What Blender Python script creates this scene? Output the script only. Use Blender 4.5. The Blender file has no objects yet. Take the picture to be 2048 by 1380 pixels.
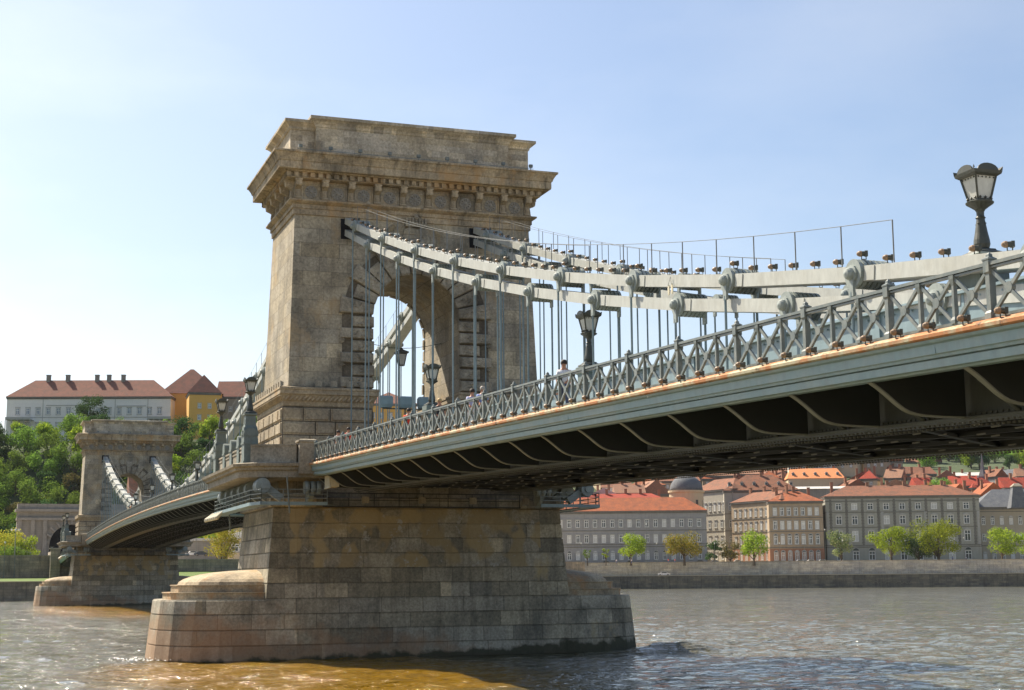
import bpy, bmesh, math, random
from mathutils import Vector, Matrix, noise
R = math.radians
random.seed(7)
sc = bpy.context.scene
C = sc.collection

# ------------------------------------------------------------------ camera
CAM = Vector((98.52, -26.70, 5.0))
FW = Vector((-0.93156541, 0.33023111, 0.15209637))
RT = Vector((0.33302669, 0.94288788, -0.00746088))
UP = Vector((0.14587364, -0.04370185, 0.98833751))
FPX = 2995.5
cd = bpy.data.cameras.new('camera'); cam = bpy.data.objects.new('camera', cd); C.objects.link(cam)
cd.lens = 36 * FPX / 2048; cd.sensor_width = 36; cd.clip_end = 9000; cd.clip_start = 0.5
m = Matrix((RT, UP, -FW)).transposed().to_4x4(); m.translation = CAM; cam.matrix_world = m
sc.camera = cam
# ------------------------------------------------------------------ sky and sun
HAZE = 0.00003
SUN = Vector((-0.80, -0.41, 1.0)).normalized()
SUN_EL = math.asin(SUN.z); SUN_AZ = math.atan2(SUN.x, SUN.y)
w = bpy.data.worlds.new('World'); sc.world = w; w.use_nodes = True
nt = w.node_tree; bg = nt.nodes['Background']
sky = nt.nodes.new('ShaderNodeTexSky'); sky.sky_type = 'NISHITA'; sky.sun_disc = False
sky.sun_elevation = SUN_EL; sky.sun_rotation = SUN_AZ; sky.altitude = 100
sky.air_density = 1.0; sky.dust_density = 1.9; sky.ozone_density = 1.3
tcw = nt.nodes.new('ShaderNodeTexCoord'); mpw = nt.nodes.new('ShaderNodeMapping'); mpw.inputs['Scale'].default_value = (1.6, 1.6, 4.5)
nzw = nt.nodes.new('ShaderNodeTexNoise'); nzw.inputs['Scale'].default_value = 1.7; nzw.inputs['Detail'].default_value = 7; nzw.inputs['Roughness'].default_value = 0.55
nt.links.new(tcw.outputs['Generated'], mpw.inputs[0]); nt.links.new(mpw.outputs[0], nzw.inputs['Vector'])
rmw = nt.nodes.new('ShaderNodeMapRange'); rmw.inputs['From Min'].default_value = 0.42; rmw.inputs['From Max'].default_value = 0.72; nt.links.new(nzw.outputs[0], rmw.inputs['Value'])
hsw = nt.nodes.new('ShaderNodeHueSaturation'); hsw.inputs['Saturation'].default_value = 0.78; hsw.inputs['Value'].default_value = 1.06; nt.links.new(sky.outputs[0], hsw.inputs['Color'])
mxw = nt.nodes.new('ShaderNodeMix'); mxw.data_type = 'RGBA'; nt.links.new(rmw.outputs[0], mxw.inputs[0]); nt.links.new(sky.outputs[0], mxw.inputs[6]); nt.links.new(hsw.outputs[0], mxw.inputs[7])
nt.links.new(mxw.outputs[2], bg.inputs[0]); bg.inputs[1].default_value = 0.082
sl = bpy.data.lights.new('sun', 'SUN'); sl.energy = 5.0; sl.angle = R(0.5); sl.color = (1, 0.89, 0.72)
so = bpy.data.objects.new('sun', sl); C.objects.link(so); so.location = (-100, -60, 160)
so.rotation_euler = (-SUN).to_track_quat('-Z', 'Y').to_euler()
sc.view_settings.view_transform = 'Standard'; sc.view_settings.look = 'None'
sc.view_settings.exposure = 0.98; sc.view_settings.gamma = 1
sc.cycles.max_bounces = 6; sc.cycles.diffuse_bounces = 3; sc.cycles.glossy_bounces = 3
sc.cycles.transparent_max_bounces = 8; sc.cycles.caustics_reflective = False; sc.cycles.caustics_refractive = False

def at(px, py, d):
    """world point seen at photo pixel (px, py) at depth d metres"""
    return CAM + d * (FW + RT * ((px - 1024) / FPX) - UP * ((py - 690) / FPX))

# ------------------------------------------------------------------ materials
def newmat(name):
    m = bpy.data.materials.new(name); m.use_nodes = True
    nt = m.node_tree; return m, nt, nt.nodes['Principled BSDF']
def N(nt, t, **kw):
    n = nt.nodes.new(t)
    for k, v in kw.items(): setattr(n, k, v)
    return n
def ramp(nt, fac, stops):
    r = N(nt, 'ShaderNodeValToRGB'); e = r.color_ramp.elements
    while len(e) < len(stops): e.new(0.5)
    for i, (p, c) in enumerate(stops):
        e[i].position = p; e[i].color = (c, c, c, 1) if not isinstance(c, tuple) else (*c[:3], 1)
    nt.links.new(fac, r.inputs[0]); return r.outputs[0]
def noise_n(nt, vec, scale, detail=4, rough=0.6, out=0):
    n = N(nt, 'ShaderNodeTexNoise'); n.inputs['Scale'].default_value = scale
    n.inputs['Detail'].default_value = detail; n.inputs['Roughness'].default_value = rough
    if vec is not None: nt.links.new(vec, n.inputs['Vector'])
    return n.outputs[out]
def mapping(nt, vec, scale=(1, 1, 1), loc=(0, 0, 0)):
    mp = N(nt, 'ShaderNodeMapping'); mp.inputs['Scale'].default_value = scale; mp.inputs['Location'].default_value = loc
    nt.links.new(vec, mp.inputs['Vector']); return mp.outputs[0]
def mix(nt, fac, a, b, mode='MIX'):
    n = N(nt, 'ShaderNodeMix', data_type='RGBA', blend_type=mode)
    if hasattr(fac, 'is_linked'): nt.links.new(fac, n.inputs[0])
    else: n.inputs[0].default_value = fac
    for s, v in ((6, a), (7, b)):
        if isinstance(v, tuple): n.inputs[s].default_value = (*v[:3], 1)
        else: nt.links.new(v, n.inputs[s])
    return n.outputs[2]
def mathn(nt, op, a, b=None):
    n = N(nt, 'ShaderNodeMath', operation=op)
    for i, v in enumerate((a, b)):
        if v is None: continue
        if isinstance(v, (int, float)): n.inputs[i].default_value = v
        else: nt.links.new(v, n.inputs[i])
    return n.outputs[0]
def obj_vec(nt): return N(nt, 'ShaderNodeTexCoord').outputs['Object']
def box_uv(nt, vec):
    g = N(nt, 'ShaderNodeTexCoord'); s = N(nt, 'ShaderNodeSeparateXYZ'); nt.links.new(g.outputs['Normal'], s.inputs[0])
    p = N(nt, 'ShaderNodeSeparateXYZ'); nt.links.new(vec, p.inputs[0])
    gt = mathn(nt, 'GREATER_THAN', mathn(nt, 'ABSOLUTE', s.outputs[0]), mathn(nt, 'ABSOLUTE', s.outputs[1]))
    a = mathn(nt, 'MULTIPLY', p.outputs[1], gt)
    b = mathn(nt, 'MULTIPLY', p.outputs[0], mathn(nt, 'SUBTRACT', 1.0, gt))
    c = N(nt, 'ShaderNodeCombineXYZ'); nt.links.new(mathn(nt, 'ADD', a, b), c.inputs[0]); nt.links.new(p.outputs[2], c.inputs[1])
    return c.outputs[0]
def bump(nt, bsdf, h, strength=0.4, dist=0.05):
    b = N(nt, 'ShaderNodeBump'); b.inputs['Strength'].default_value = strength; b.inputs['Distance'].default_value = dist
    nt.links.new(h, b.inputs['Height']); nt.links.new(b.outputs[0], bsdf.inputs['Normal'])

def stone(name, c1, c2, grime, w=1.5, h=0.62, mortar=0.01, stain=None, stain_lo=0.52, streak=0.5, rough=0.9, patch=None, mortar_dark=0.55, zone=None, white=0.0, bstr=.5, tide=False):
    m, nt, b = newmat(name); v = obj_vec(nt)
    br = N(nt, 'ShaderNodeTexBrick'); nt.links.new(box_uv(nt, v), br.inputs['Vector'])
    br.inputs['Scale'].default_value = 1; br.inputs['Brick Width'].default_value = w; br.inputs['Row Height'].default_value = h
    br.inputs['Mortar Size'].default_value = mortar; br.inputs['Mortar Smooth'].default_value = 0.3; br.offset = 0.42; br.squash_frequency = 3; br.squash = 1.35
    br.inputs['Color1'].default_value = (*c1, 1); br.inputs['Color2'].default_value = (*c2, 1)
    br.inputs['Mortar'].default_value = (*[x * mortar_dark for x in c1], 1)
    br2 = N(nt, 'ShaderNodeTexBrick'); nt.links.new(box_uv(nt, v), br2.inputs['Vector']); br2.inputs['Scale'].default_value = 1
    br2.inputs['Brick Width'].default_value = w * 1.37; br2.inputs['Row Height'].default_value = h; br2.inputs['Mortar Size'].default_value = mortar * .4; br2.offset = 0.31
    br2.inputs['Color1'].default_value = (0.74, 0.76, 0.80, 1); br2.inputs['Color2'].default_value = (1.22, 1.16, 1.02, 1); br2.inputs['Mortar'].default_value = (.8, .8, .8, 1)
    col = mix(nt, 0.8 if h < 2 else 0.0, br.outputs[0], br2.outputs[0], 'MULTIPLY')
    big = noise_n(nt, v, 0.45, 6, 0.62)
    col = mix(nt, ramp(nt, big, [(0.42, 0.0), (0.68, 0.8)]), col, grime)
    fine = noise_n(nt, v, 6, 8, 0.75)
    col = mix(nt, 0.75, col, ramp(nt, fine, [(0.3, 0.4), (0.7, 1.55)]), 'MULTIPLY')
    st = noise_n(nt, mapping(nt, v, (1.6, 1.6, 0.13)), 1.0, 6, 0.65)
    col = mix(nt, mathn(nt, 'MULTIPLY', ramp(nt, st, [(0.5, 0.0), (0.7, 1.0)]), streak), col, tuple(x * 0.45 for x in grime))
    if stain:
        sn = noise_n(nt, mapping(nt, v, (1, 1, 0.7), (7, 3, 1)), 0.33, 7, 0.7)
        sn2 = ramp(nt, sn, [(stain_lo, 0.0), (stain_lo + 0.12, 0.85)])
        if zone:      # a band of the wall that has the ochre blocks (z0, z1, half length along y)
            p = N(nt, 'ShaderNodeSeparateXYZ'); nt.links.new(v, p.inputs[0])
            za = mathn(nt, 'MULTIPLY', mathn(nt, 'GREATER_THAN', p.outputs[2], zone[0]), mathn(nt, 'LESS_THAN', p.outputs[2], zone[1]))
            za = mathn(nt, 'MULTIPLY', za, mathn(nt, 'LESS_THAN', mathn(nt, 'ABSOLUTE', mathn(nt, 'ADD', p.outputs[1], 0.2)), zone[2]))
            sc2 = mix(nt, ramp(nt, br.outputs[0], [(min(c1) * .8, 0), (max(c2), 1)]), stain, tuple(x * .78 for x in stain))
            blk = ramp(nt, noise_n(nt, mapping(nt, v, (1.2, 1.2, 1.07)), 0.6, 2, 0.4), [(0.47, 0.0), (0.54, 0.7)])
            col = mix(nt, mathn(nt, 'MULTIPLY', za, blk), col, sc2)
        col = mix(nt, sn2, col, stain)
        if white:
            wn = noise_n(nt, v, 0.9, 8, 0.8)
            za2 = za if zone else 1.0
            wf = mathn(nt, 'MULTIPLY', ramp(nt, wn, [(0.575, 0.0), (0.63, white)]), za2)
            col = mix(nt, wf, col, (0.42, 0.41, 0.37))
    if tide:      # wet algae band just above the river
        pz = N(nt, 'ShaderNodeSeparateXYZ'); nt.links.new(v, pz.inputs[0])
        tz = mathn(nt, 'ADD', mathn(nt, 'ADD', pz.outputs[2], mathn(nt, 'MULTIPLY', noise_n(nt, v, 0.8, 6), -1.5)), mathn(nt, 'MULTIPLY', pz.outputs[1], -0.03))
        rz = mathn(nt, 'ADD', mathn(nt, 'ADD', mathn(nt, 'MULTIPLY', pz.outputs[2], 0.22), mathn(nt, 'MULTIPLY', noise_n(nt, v, 0.5, 6), -1.6)), mathn(nt, 'MULTIPLY', pz.outputs[1], 0.03))
        col = mix(nt, ramp(nt, mathn(nt, 'ADD', rz, 0.9), [(0.0, 0.6), (0.4, 0.0)]), col, (0.38, 0.22, 0.12))
        col = mix(nt, ramp(nt, mathn(nt, 'ADD', tz, 0.5), [(0.0, 0.9), (0.25, 0.0)]), col, (0.045, 0.045, 0.026))
    nt.links.new(col, b.inputs['Base Color']); b.inputs['Roughness'].default_value = rough
    b.inputs['Specular IOR Level'].default_value = 0.25
    hgt = mathn(nt, 'ADD', mathn(nt, 'MULTIPLY', fine, 0.6), mathn(nt, 'MULTIPLY', br.outputs['Fac'], -0.8))
    bump(nt, b, hgt, bstr, 0.04)
    return m
def paint(name, c, rough=0.45, dirt=(0.12, 0.09, 0.06), amount=0.35, metallic=0.0, scale=1.2, rust=None, rust_lo=.6, bs=.08, lo=.45, hi=.75):
    m, nt, b = newmat(name); v = obj_vec(nt)
    n1 = noise_n(nt, v, scale, 7, 0.65)
    col = mix(nt, mathn(nt, 'MULTIPLY', ramp(nt, n1, [(lo, 0.0), (hi, 1.0)]), amount), c, dirt)
    n2 = noise_n(nt, mapping(nt, v, (1, 1, 0.3)), scale * 5, 5, 0.6)
    col = mix(nt, 0.5, col, ramp(nt, n2, [(0.3, 0.75), (0.7, 1.2)]), 'MULTIPLY')
    if rust:
        n3 = noise_n(nt, v, scale * 1.7, 8, 0.75)
        col = mix(nt, ramp(nt, n3, [(rust_lo, 0.0), (rust_lo + 0.07, 0.9)]), col, rust)
    nt.links.new(col, b.inputs['Base Color']); b.inputs['Roughness'].default_value = rough; b.inputs['Metallic'].default_value = metallic
    bump(nt, b, n2, bs, 0.02)
    return m
def plain(name, c, rough=0.7, amount=0.25, scale=2.0, metallic=0.0):
    return paint(name, c, rough, tuple(x * 0.5 for x in c), amount, metallic, scale)

M_TOWER = stone('limestone_tower', (0.53, 0.47, 0.365), (0.34, 0.30, 0.23), (0.17, 0.155, 0.125), 1.9, 0.95, 0.014, stain=(0.42, 0.31, 0.18), stain_lo=0.55, streak=0.35, mortar_dark=0.4)
M_CORN = stone('limestone_cornice', (0.48, 0.40, 0.28), (0.42, 0.34, 0.23), (0.16, 0.14, 0.105), 1.7, 3.0, 0.005, stain=(0.42, 0.27, 0.13), stain_lo=0.52, streak=0.75)
M_ATTIC = stone('limestone_attic', (0.64, 0.57, 0.45), (0.36, 0.32, 0.25), (0.22, 0.20, 0.16), 0.9, 0.42, 0.004, stain=(0.30, 0.23, 0.15), stain_lo=0.55, streak=0.25)
M_ROCK = stone('rusticated_stone', (0.46, 0.41, 0.32), (0.38, 0.33, 0.25), (0.11, 0.10, 0.08), 3, 3, 0.0, streak=0.3, bstr=1.0)
M_PLINTH = stone('plinth_stone', (0.50, 0.42, 0.30), (0.42, 0.34, 0.23), (0.24, 0.20, 0.15), 3, 3, 0.0, streak=0.2, bstr=1.0, stain=(.40, .26, .13), stain_lo=.56)
M_JSTONE = stone('dark_joint_stone', (0.20, 0.17, 0.125), (0.15, 0.125, 0.095), (0.08, 0.07, 0.055), 3, 3, 0.0)  # darker tone set behind the block joints
M_PIER = stone('pier_stone', (0.55, 0.50, 0.395), (0.22, 0.205, 0.165), (0.12, 0.115, 0.095), 2.0, 0.93, 0.02, stain=(0.44, 0.34, 0.18), stain_lo=0.60, streak=0.45, zone=(5.58, 9.3, 8.3), white=0.95, mortar_dark=0.3, tide=True)
M_NOSE = stone('pier_nose_stone', (0.44, 0.36, 0.25), (0.36, 0.29, 0.19), (0.22, 0.18, 0.13), 2.4, 3, 0.004, stain=(0.42, 0.22, 0.09), stain_lo=0.5, streak=0.1)
M_PARA = stone('parapet_stone', (0.37, 0.33, 0.26), (0.32, 0.28, 0.22), (0.19, 0.17, 0.13), 3, 3, 0.0, streak=0.35)
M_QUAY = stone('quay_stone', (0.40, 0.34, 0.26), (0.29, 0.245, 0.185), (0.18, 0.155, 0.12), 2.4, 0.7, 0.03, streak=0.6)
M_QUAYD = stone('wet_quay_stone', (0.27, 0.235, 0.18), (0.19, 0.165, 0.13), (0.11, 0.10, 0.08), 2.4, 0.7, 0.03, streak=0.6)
M_EMB = stone('embankment_stone', (0.48, 0.46, 0.41), (0.38, 0.365, 0.32), (0.27, 0.26, 0.23), 2.4, 0.7, 0.03, streak=0.4)
M_COPE = plain('pale_coping', (0.52, 0.43, 0.31), 0.9)
M_CHAIN = paint('chain_paint', (0.45, 0.465, 0.43), 0.5, (0.28, 0.26, 0.2), 0.45, rust=(0.27, 0.20, 0.13), rust_lo=0.66)
M_ROD = paint('rod_paint', (0.20, 0.27, 0.29), 0.5, (0.06, 0.08, 0.10), 0.5)
M_JOINT = paint('joint_paint', (0.29, 0.33, 0.31), 0.5, (0.12, 0.13, 0.12), 0.5, scale=4)
M_FASC = paint('fascia_paint', (0.225, 0.325, 0.345), 0.4, (0.36, 0.38, 0.34), 0.6, scale=0.7, rust=(0.15, 0.12, 0.09), rust_lo=0.67)
M_LEDGE = paint('rust_ledge', (0.46, 0.20, 0.085), 0.85, (0.45, 0.42, 0.29), 0.95, scale=1.3, rust=(0.10, 0.07, 0.045), rust_lo=0.58, lo=.44, hi=.60, bs=.3)
M_RAIL = paint('railing_paint', (0.135, 0.16, 0.155), 0.4, (0.30, 0.30, 0.255), 0.7, scale=3)
M_GIRD = paint('girder_paint', (0.22, 0.31, 0.34), 0.45, (0.13, 0.16, 0.17), 0.5, scale=0.8)
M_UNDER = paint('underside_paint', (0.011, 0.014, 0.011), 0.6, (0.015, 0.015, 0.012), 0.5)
M_FLANGE = paint('flange_paint', (0.075, 0.08, 0.062), 0.5, (0.07, 0.07, 0.05), 0.6)
M_RIVET = plain('rivet_plate_paint', (.26, .26, .24), .5)
M_LINE = plain('hand_line_steel', (0.20, 0.21, 0.21), .9)
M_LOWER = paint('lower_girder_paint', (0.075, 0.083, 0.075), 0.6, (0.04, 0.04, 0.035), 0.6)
M_STRIP = paint('bracket_edge_paint', (0.20, 0.205, 0.165), 0.5, (0.2, 0.19, 0.14), 0.3)
M_IRON = paint('lamp_iron', (0.065, 0.070, 0.055), 0.45, (0.03, 0.03, 0.03), 0.5, scale=4)
M_IRONG = paint('pedestal_iron', (0.16, 0.195, 0.18), 0.55, (0.10, 0.12, 0.10), 0.6, scale=3)
M_ROSE = plain('grey_rosette_stone', (0.30, 0.285, 0.25), 0.9, .6)
M_ROAD = plain('asphalt', (0.06, 0.06, 0.06), 0.9)
M_PAVE = plain('paving', (0.28, 0.26, 0.22), 0.9)
M_BLACK = plain('flat_black', (0.012, 0.012, 0.014), 0.9)
M_LENS = plain('floodlight_lens', (0.26, 0.17, 0.10), 0.5)
M_LAMPG = plain('frosted_glass', (0.62, 0.63, 0.58), 0.3, 0.3)
M_WHITE = plain('white_paint', (0.78, 0.78, 0.74), 0.5)
M_CREAM = plain('cream_paint', (0.62, 0.57, 0.42), 0.6)
def glass(name, c):
    m, nt, b = newmat(name); b.inputs['Base Color'].default_value = (*c, 1); b.inputs['Roughness'].default_value = 0.12
    b.inputs['Specular IOR Level'].default_value = 0.6; return m
M_PANE = glass('window_glass', (0.05, 0.06, 0.065)); M_PANEB = glass('pale_blue_glass', (0.16, 0.20, 0.24))
M_BLIND = plain('curtained_window', (0.55, 0.54, 0.50), 0.4)

def tile(name, c, c2, k=1.0):
    m, nt, b = newmat(name); v = obj_vec(nt)
    n1 = noise_n(nt, v, 0.5, 6, 0.7); n2 = noise_n(nt, v, 4.5, 6, 0.8)
    col = mix(nt, ramp(nt, n1, [(0.38, 0.0), (0.65, 1.0)]), c, c2)
    col = mix(nt, 0.85, col, ramp(nt, n2, [(0.3, 0.4), (0.7, 1.6)]), 'MULTIPLY')
    wv = N(nt, 'ShaderNodeTexWave'); wv.bands_direction = 'Z'; wv.inputs['Scale'].default_value = 0.9; wv.inputs['Distortion'].default_value = 0.6
    nt.links.new(v, wv.inputs['Vector'])
    col = mix(nt, 0.22, col, wv.outputs[0], 'MULTIPLY')
    nt.links.new(col, b.inputs['Base Color']); b.inputs['Roughness'].default_value = 0.9
    bump(nt, b, n2, 0.4, 0.1); return m
T_ORANGE = tile('orange_tiles', (0.40, 0.105, 0.03), (0.22, 0.065, 0.025)); T_RED = tile('red_tiles', (0.42, 0.045, 0.018), (0.27, 0.045, 0.022))
T_BROWN = tile('brown_tiles', (0.26, 0.14, 0.09), (0.34, 0.16, 0.09)); T_PINK = tile('old_tiles', (0.27, 0.095, 0.045), (0.14, 0.068, 0.04))
T_SLATE = tile('grey_slates', (0.11, 0.12, 0.14), (0.16, 0.17, 0.18)); T_BRIGHT = tile('bright_orange_tiles', (0.74, 0.27, 0.10), (0.64, 0.24, 0.09))
T_METAL = tile('pale_metal_roof', (0.55, 0.54, 0.50), (0.45, 0.45, 0.43)); T_CASTLE = tile('castle_tiles', (0.26, 0.095, 0.06), (0.18, 0.08, 0.055))
def plaster(name, c, d=0.35):
    m, nt, b = newmat(name); v = obj_vec(nt)
    n1 = noise_n(nt, v, 0.35, 7, 0.7); st = noise_n(nt, mapping(nt, v, (1, 1, 0.12)), 1.3, 5, 0.65)
    col = mix(nt, mathn(nt, 'MULTIPLY', ramp(nt, n1, [(0.4, 0.0), (0.7, 1.0)]), d), c, tuple(x * 0.55 for x in c))
    col = mix(nt, mathn(nt, 'MULTIPLY', ramp(nt, st, [(0.5, 0.0), (0.72, 1.0)]), d), col, tuple(x * 0.5 for x in c))
    wv = N(nt, 'ShaderNodeTexWave'); wv.bands_direction = 'Z'; wv.inputs['Scale'].default_value = 0.55; nt.links.new(v, wv.inputs['Vector'])
    col = mix(nt, 0.4, col, ramp(nt, wv.outputs[0], [(0.0, 0.72), (0.12, 1.0)]), 'MULTIPLY')
    nt.links.new(col, b.inputs['Base Color']); b.inputs['Roughness'].default_value = 0.9; return m
P_GREY = plaster('grey_plaster', (0.33, 0.325, 0.315)); P_TAN = plaster('tan_plaster', (0.40, 0.31, 0.21)); P_WARM = plaster('warm_grey_plaster', (0.44, 0.41, 0.34))
P_WHITE = plaster('white_plaster', (0.80, 0.77, 0.72), 0.12); P_YEL = plaster('yellow_plaster', (0.74, 0.42, 0.10), 0.12); P_CREAM = plaster('cream_plaster', (0.58, 0.47, 0.31), 0.2)
P_OCHRE = plaster('ochre_plaster', (0.38, 0.34, 0.26), 0.2); P_BRICK = plaster('red_ground_floor', (0.34, 0.17, 0.10), 0.3); P_GREEN = plaster('grey_green_plaster', (0.36, 0.355, 0.30), 0.3)
P_TRIM = plaster('pale_trim', (0.42, 0.41, 0.375), 0.25); P_DARK = plaster('dark_stone', (0.27, 0.25, 0.22), 0.5)

def leaf_mat(name, c, c2, tr=0.35):
    m, nt, b = newmat(name)
    g = N(nt, 'ShaderNodeNewGeometry'); oi = N(nt, 'ShaderNodeObjectInfo')
    col = mix(nt, g.outputs['Random Per Island'], c, c2)
    n = noise_n(nt, obj_vec(nt), 0.35, 3, 0.5)
    col = mix(nt, 0.7, col, ramp(nt, n, [(0.35, 0.6), (0.65, 1.25)]), 'MULTIPLY')
    hs = N(nt, 'ShaderNodeHueSaturation'); nt.links.new(col, hs.inputs['Color'])
    nt.links.new(mathn(nt, 'ADD', mathn(nt, 'MULTIPLY', oi.outputs['Random'], 0.03), 0.478), hs.inputs['Hue'])
    nt.links.new(mathn(nt, 'ADD', mathn(nt, 'MULTIPLY', oi.outputs['Random'], 0.5), 0.75), hs.inputs['Value'])
    col = hs.outputs[0]
    d = N(nt, 'ShaderNodeBsdfDiffuse'); t = N(nt, 'ShaderNodeBsdfTranslucent'); mx = N(nt, 'ShaderNodeMixShader')
    nt.links.new(col, d.inputs[0]); nt.links.new(col, t.inputs[0]); mx.inputs[0].default_value = tr
    nt.links.new(d.outputs[0], mx.inputs[1]); nt.links.new(t.outputs[0], mx.inputs[2])
    nt.links.new(mx.outputs[0], nt.nodes['Material Output'].inputs[0]); nt.nodes.remove(b); return m
L_GREEN = leaf_mat('leaves_green', (0.20, 0.32, 0.05), (0.12, 0.21, 0.04)); L_DARK = leaf_mat('leaves_dark', (0.075, 0.15, 0.045), (0.05, 0.105, 0.035))
L_LIME = leaf_mat('leaves_lime', (0.31, 0.40, 0.035), (0.17, 0.26, 0.03), 0.45); L_GOLD = leaf_mat('leaves_golden', (0.42, 0.34, 0.05), (0.26, 0.32, 0.045), 0.4)
L_BROWN = leaf_mat('leaves_brownish', (0.24, 0.20, 0.07), (0.14, 0.16, 0.05)); L_BLOSSOM = leaf_mat('leaves_blossom', (0.30, 0.32, 0.16), (0.10, 0.17, 0.05))
M_BARK = plain('bark', (0.09, 0.07, 0.05), 0.95)
def ground_mat(name, c, c2, s=0.3):
    m, nt, b = newmat(name); v = obj_vec(nt)
    col = mix(nt, ramp(nt, noise_n(nt, v, s, 8, 0.7), [(0.4, 0.0), (0.6, 1.0)]), c, c2)
    nt.links.new(col, b.inputs['Base Color']); b.inputs['Roughness'].default_value = 1.0; return m
G_GRASS = ground_mat('grass_ground', (0.12, 0.18, 0.03), (0.075, 0.12, 0.025), 1.2); G_HILL = ground_mat('hill_undergrowth', (0.035, 0.06, 0.02), (0.06, 0.08, 0.03), 0.1)
G_EARTH = ground_mat('quay_ground', (0.52, 0.44, 0.33), (0.42, 0.36, 0.28))
# river: brown water under a rippled reflecting surface
M_WATER, nt, b = newmat('river_water'); v = obj_vec(nt)
b.inputs['Base Color'].default_value = (0.085, 0.065, 0.022, 1); b.inputs['Roughness'].default_value = 0.07
b.inputs['IOR'].default_value = 1.5; b.inputs['Specular IOR Level'].default_value = 0.75
def pier_reflection(cx, cy, rx, ry):      # gold painted into the water where pier reflections hide the sky
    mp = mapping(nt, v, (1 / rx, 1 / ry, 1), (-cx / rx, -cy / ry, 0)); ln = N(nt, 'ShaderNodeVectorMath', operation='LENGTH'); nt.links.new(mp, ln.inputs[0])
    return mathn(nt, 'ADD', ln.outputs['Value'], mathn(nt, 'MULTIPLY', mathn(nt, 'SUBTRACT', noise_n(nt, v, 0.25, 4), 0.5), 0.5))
pm = mathn(nt, 'MINIMUM', pier_reflection(19, -10, 22, 13), pier_reflection(-150, -9, 60, 11))
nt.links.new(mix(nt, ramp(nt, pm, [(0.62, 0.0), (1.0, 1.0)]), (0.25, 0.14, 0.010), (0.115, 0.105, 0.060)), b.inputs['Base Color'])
h1 = noise_n(nt, mapping(nt, v, (1.0, 0.55, 1)), 0.9, 5, 0.62); h2 = noise_n(nt, mapping(nt, v, (0.8, 1.3, 1), (3, 9, 0)), 3.2, 4, 0.6)
h3 = noise_n(nt, mapping(nt, v, (1.0, 0.5, 1), (5, 2, 0)), 0.22, 5, 0.6)
hh = mathn(nt, 'ADD', mathn(nt, 'ADD', mathn(nt, 'MULTIPLY', h1, 0.75), mathn(nt, 'MULTIPLY', h2, 0.16)), mathn(nt, 'MULTIPLY', h3, 3.2))
h4 = noise_n(nt, (lambda mp: mp)(mapping(nt, v, (0.20, 0.09, 1), (1, 4, 0))), 1.0, 6, 0.62)
hh = mathn(nt, 'ADD', hh, mathn(nt, 'MULTIPLY', h4, 6.0))
bump(nt, b, hh, 1.0, 0.42)

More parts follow.
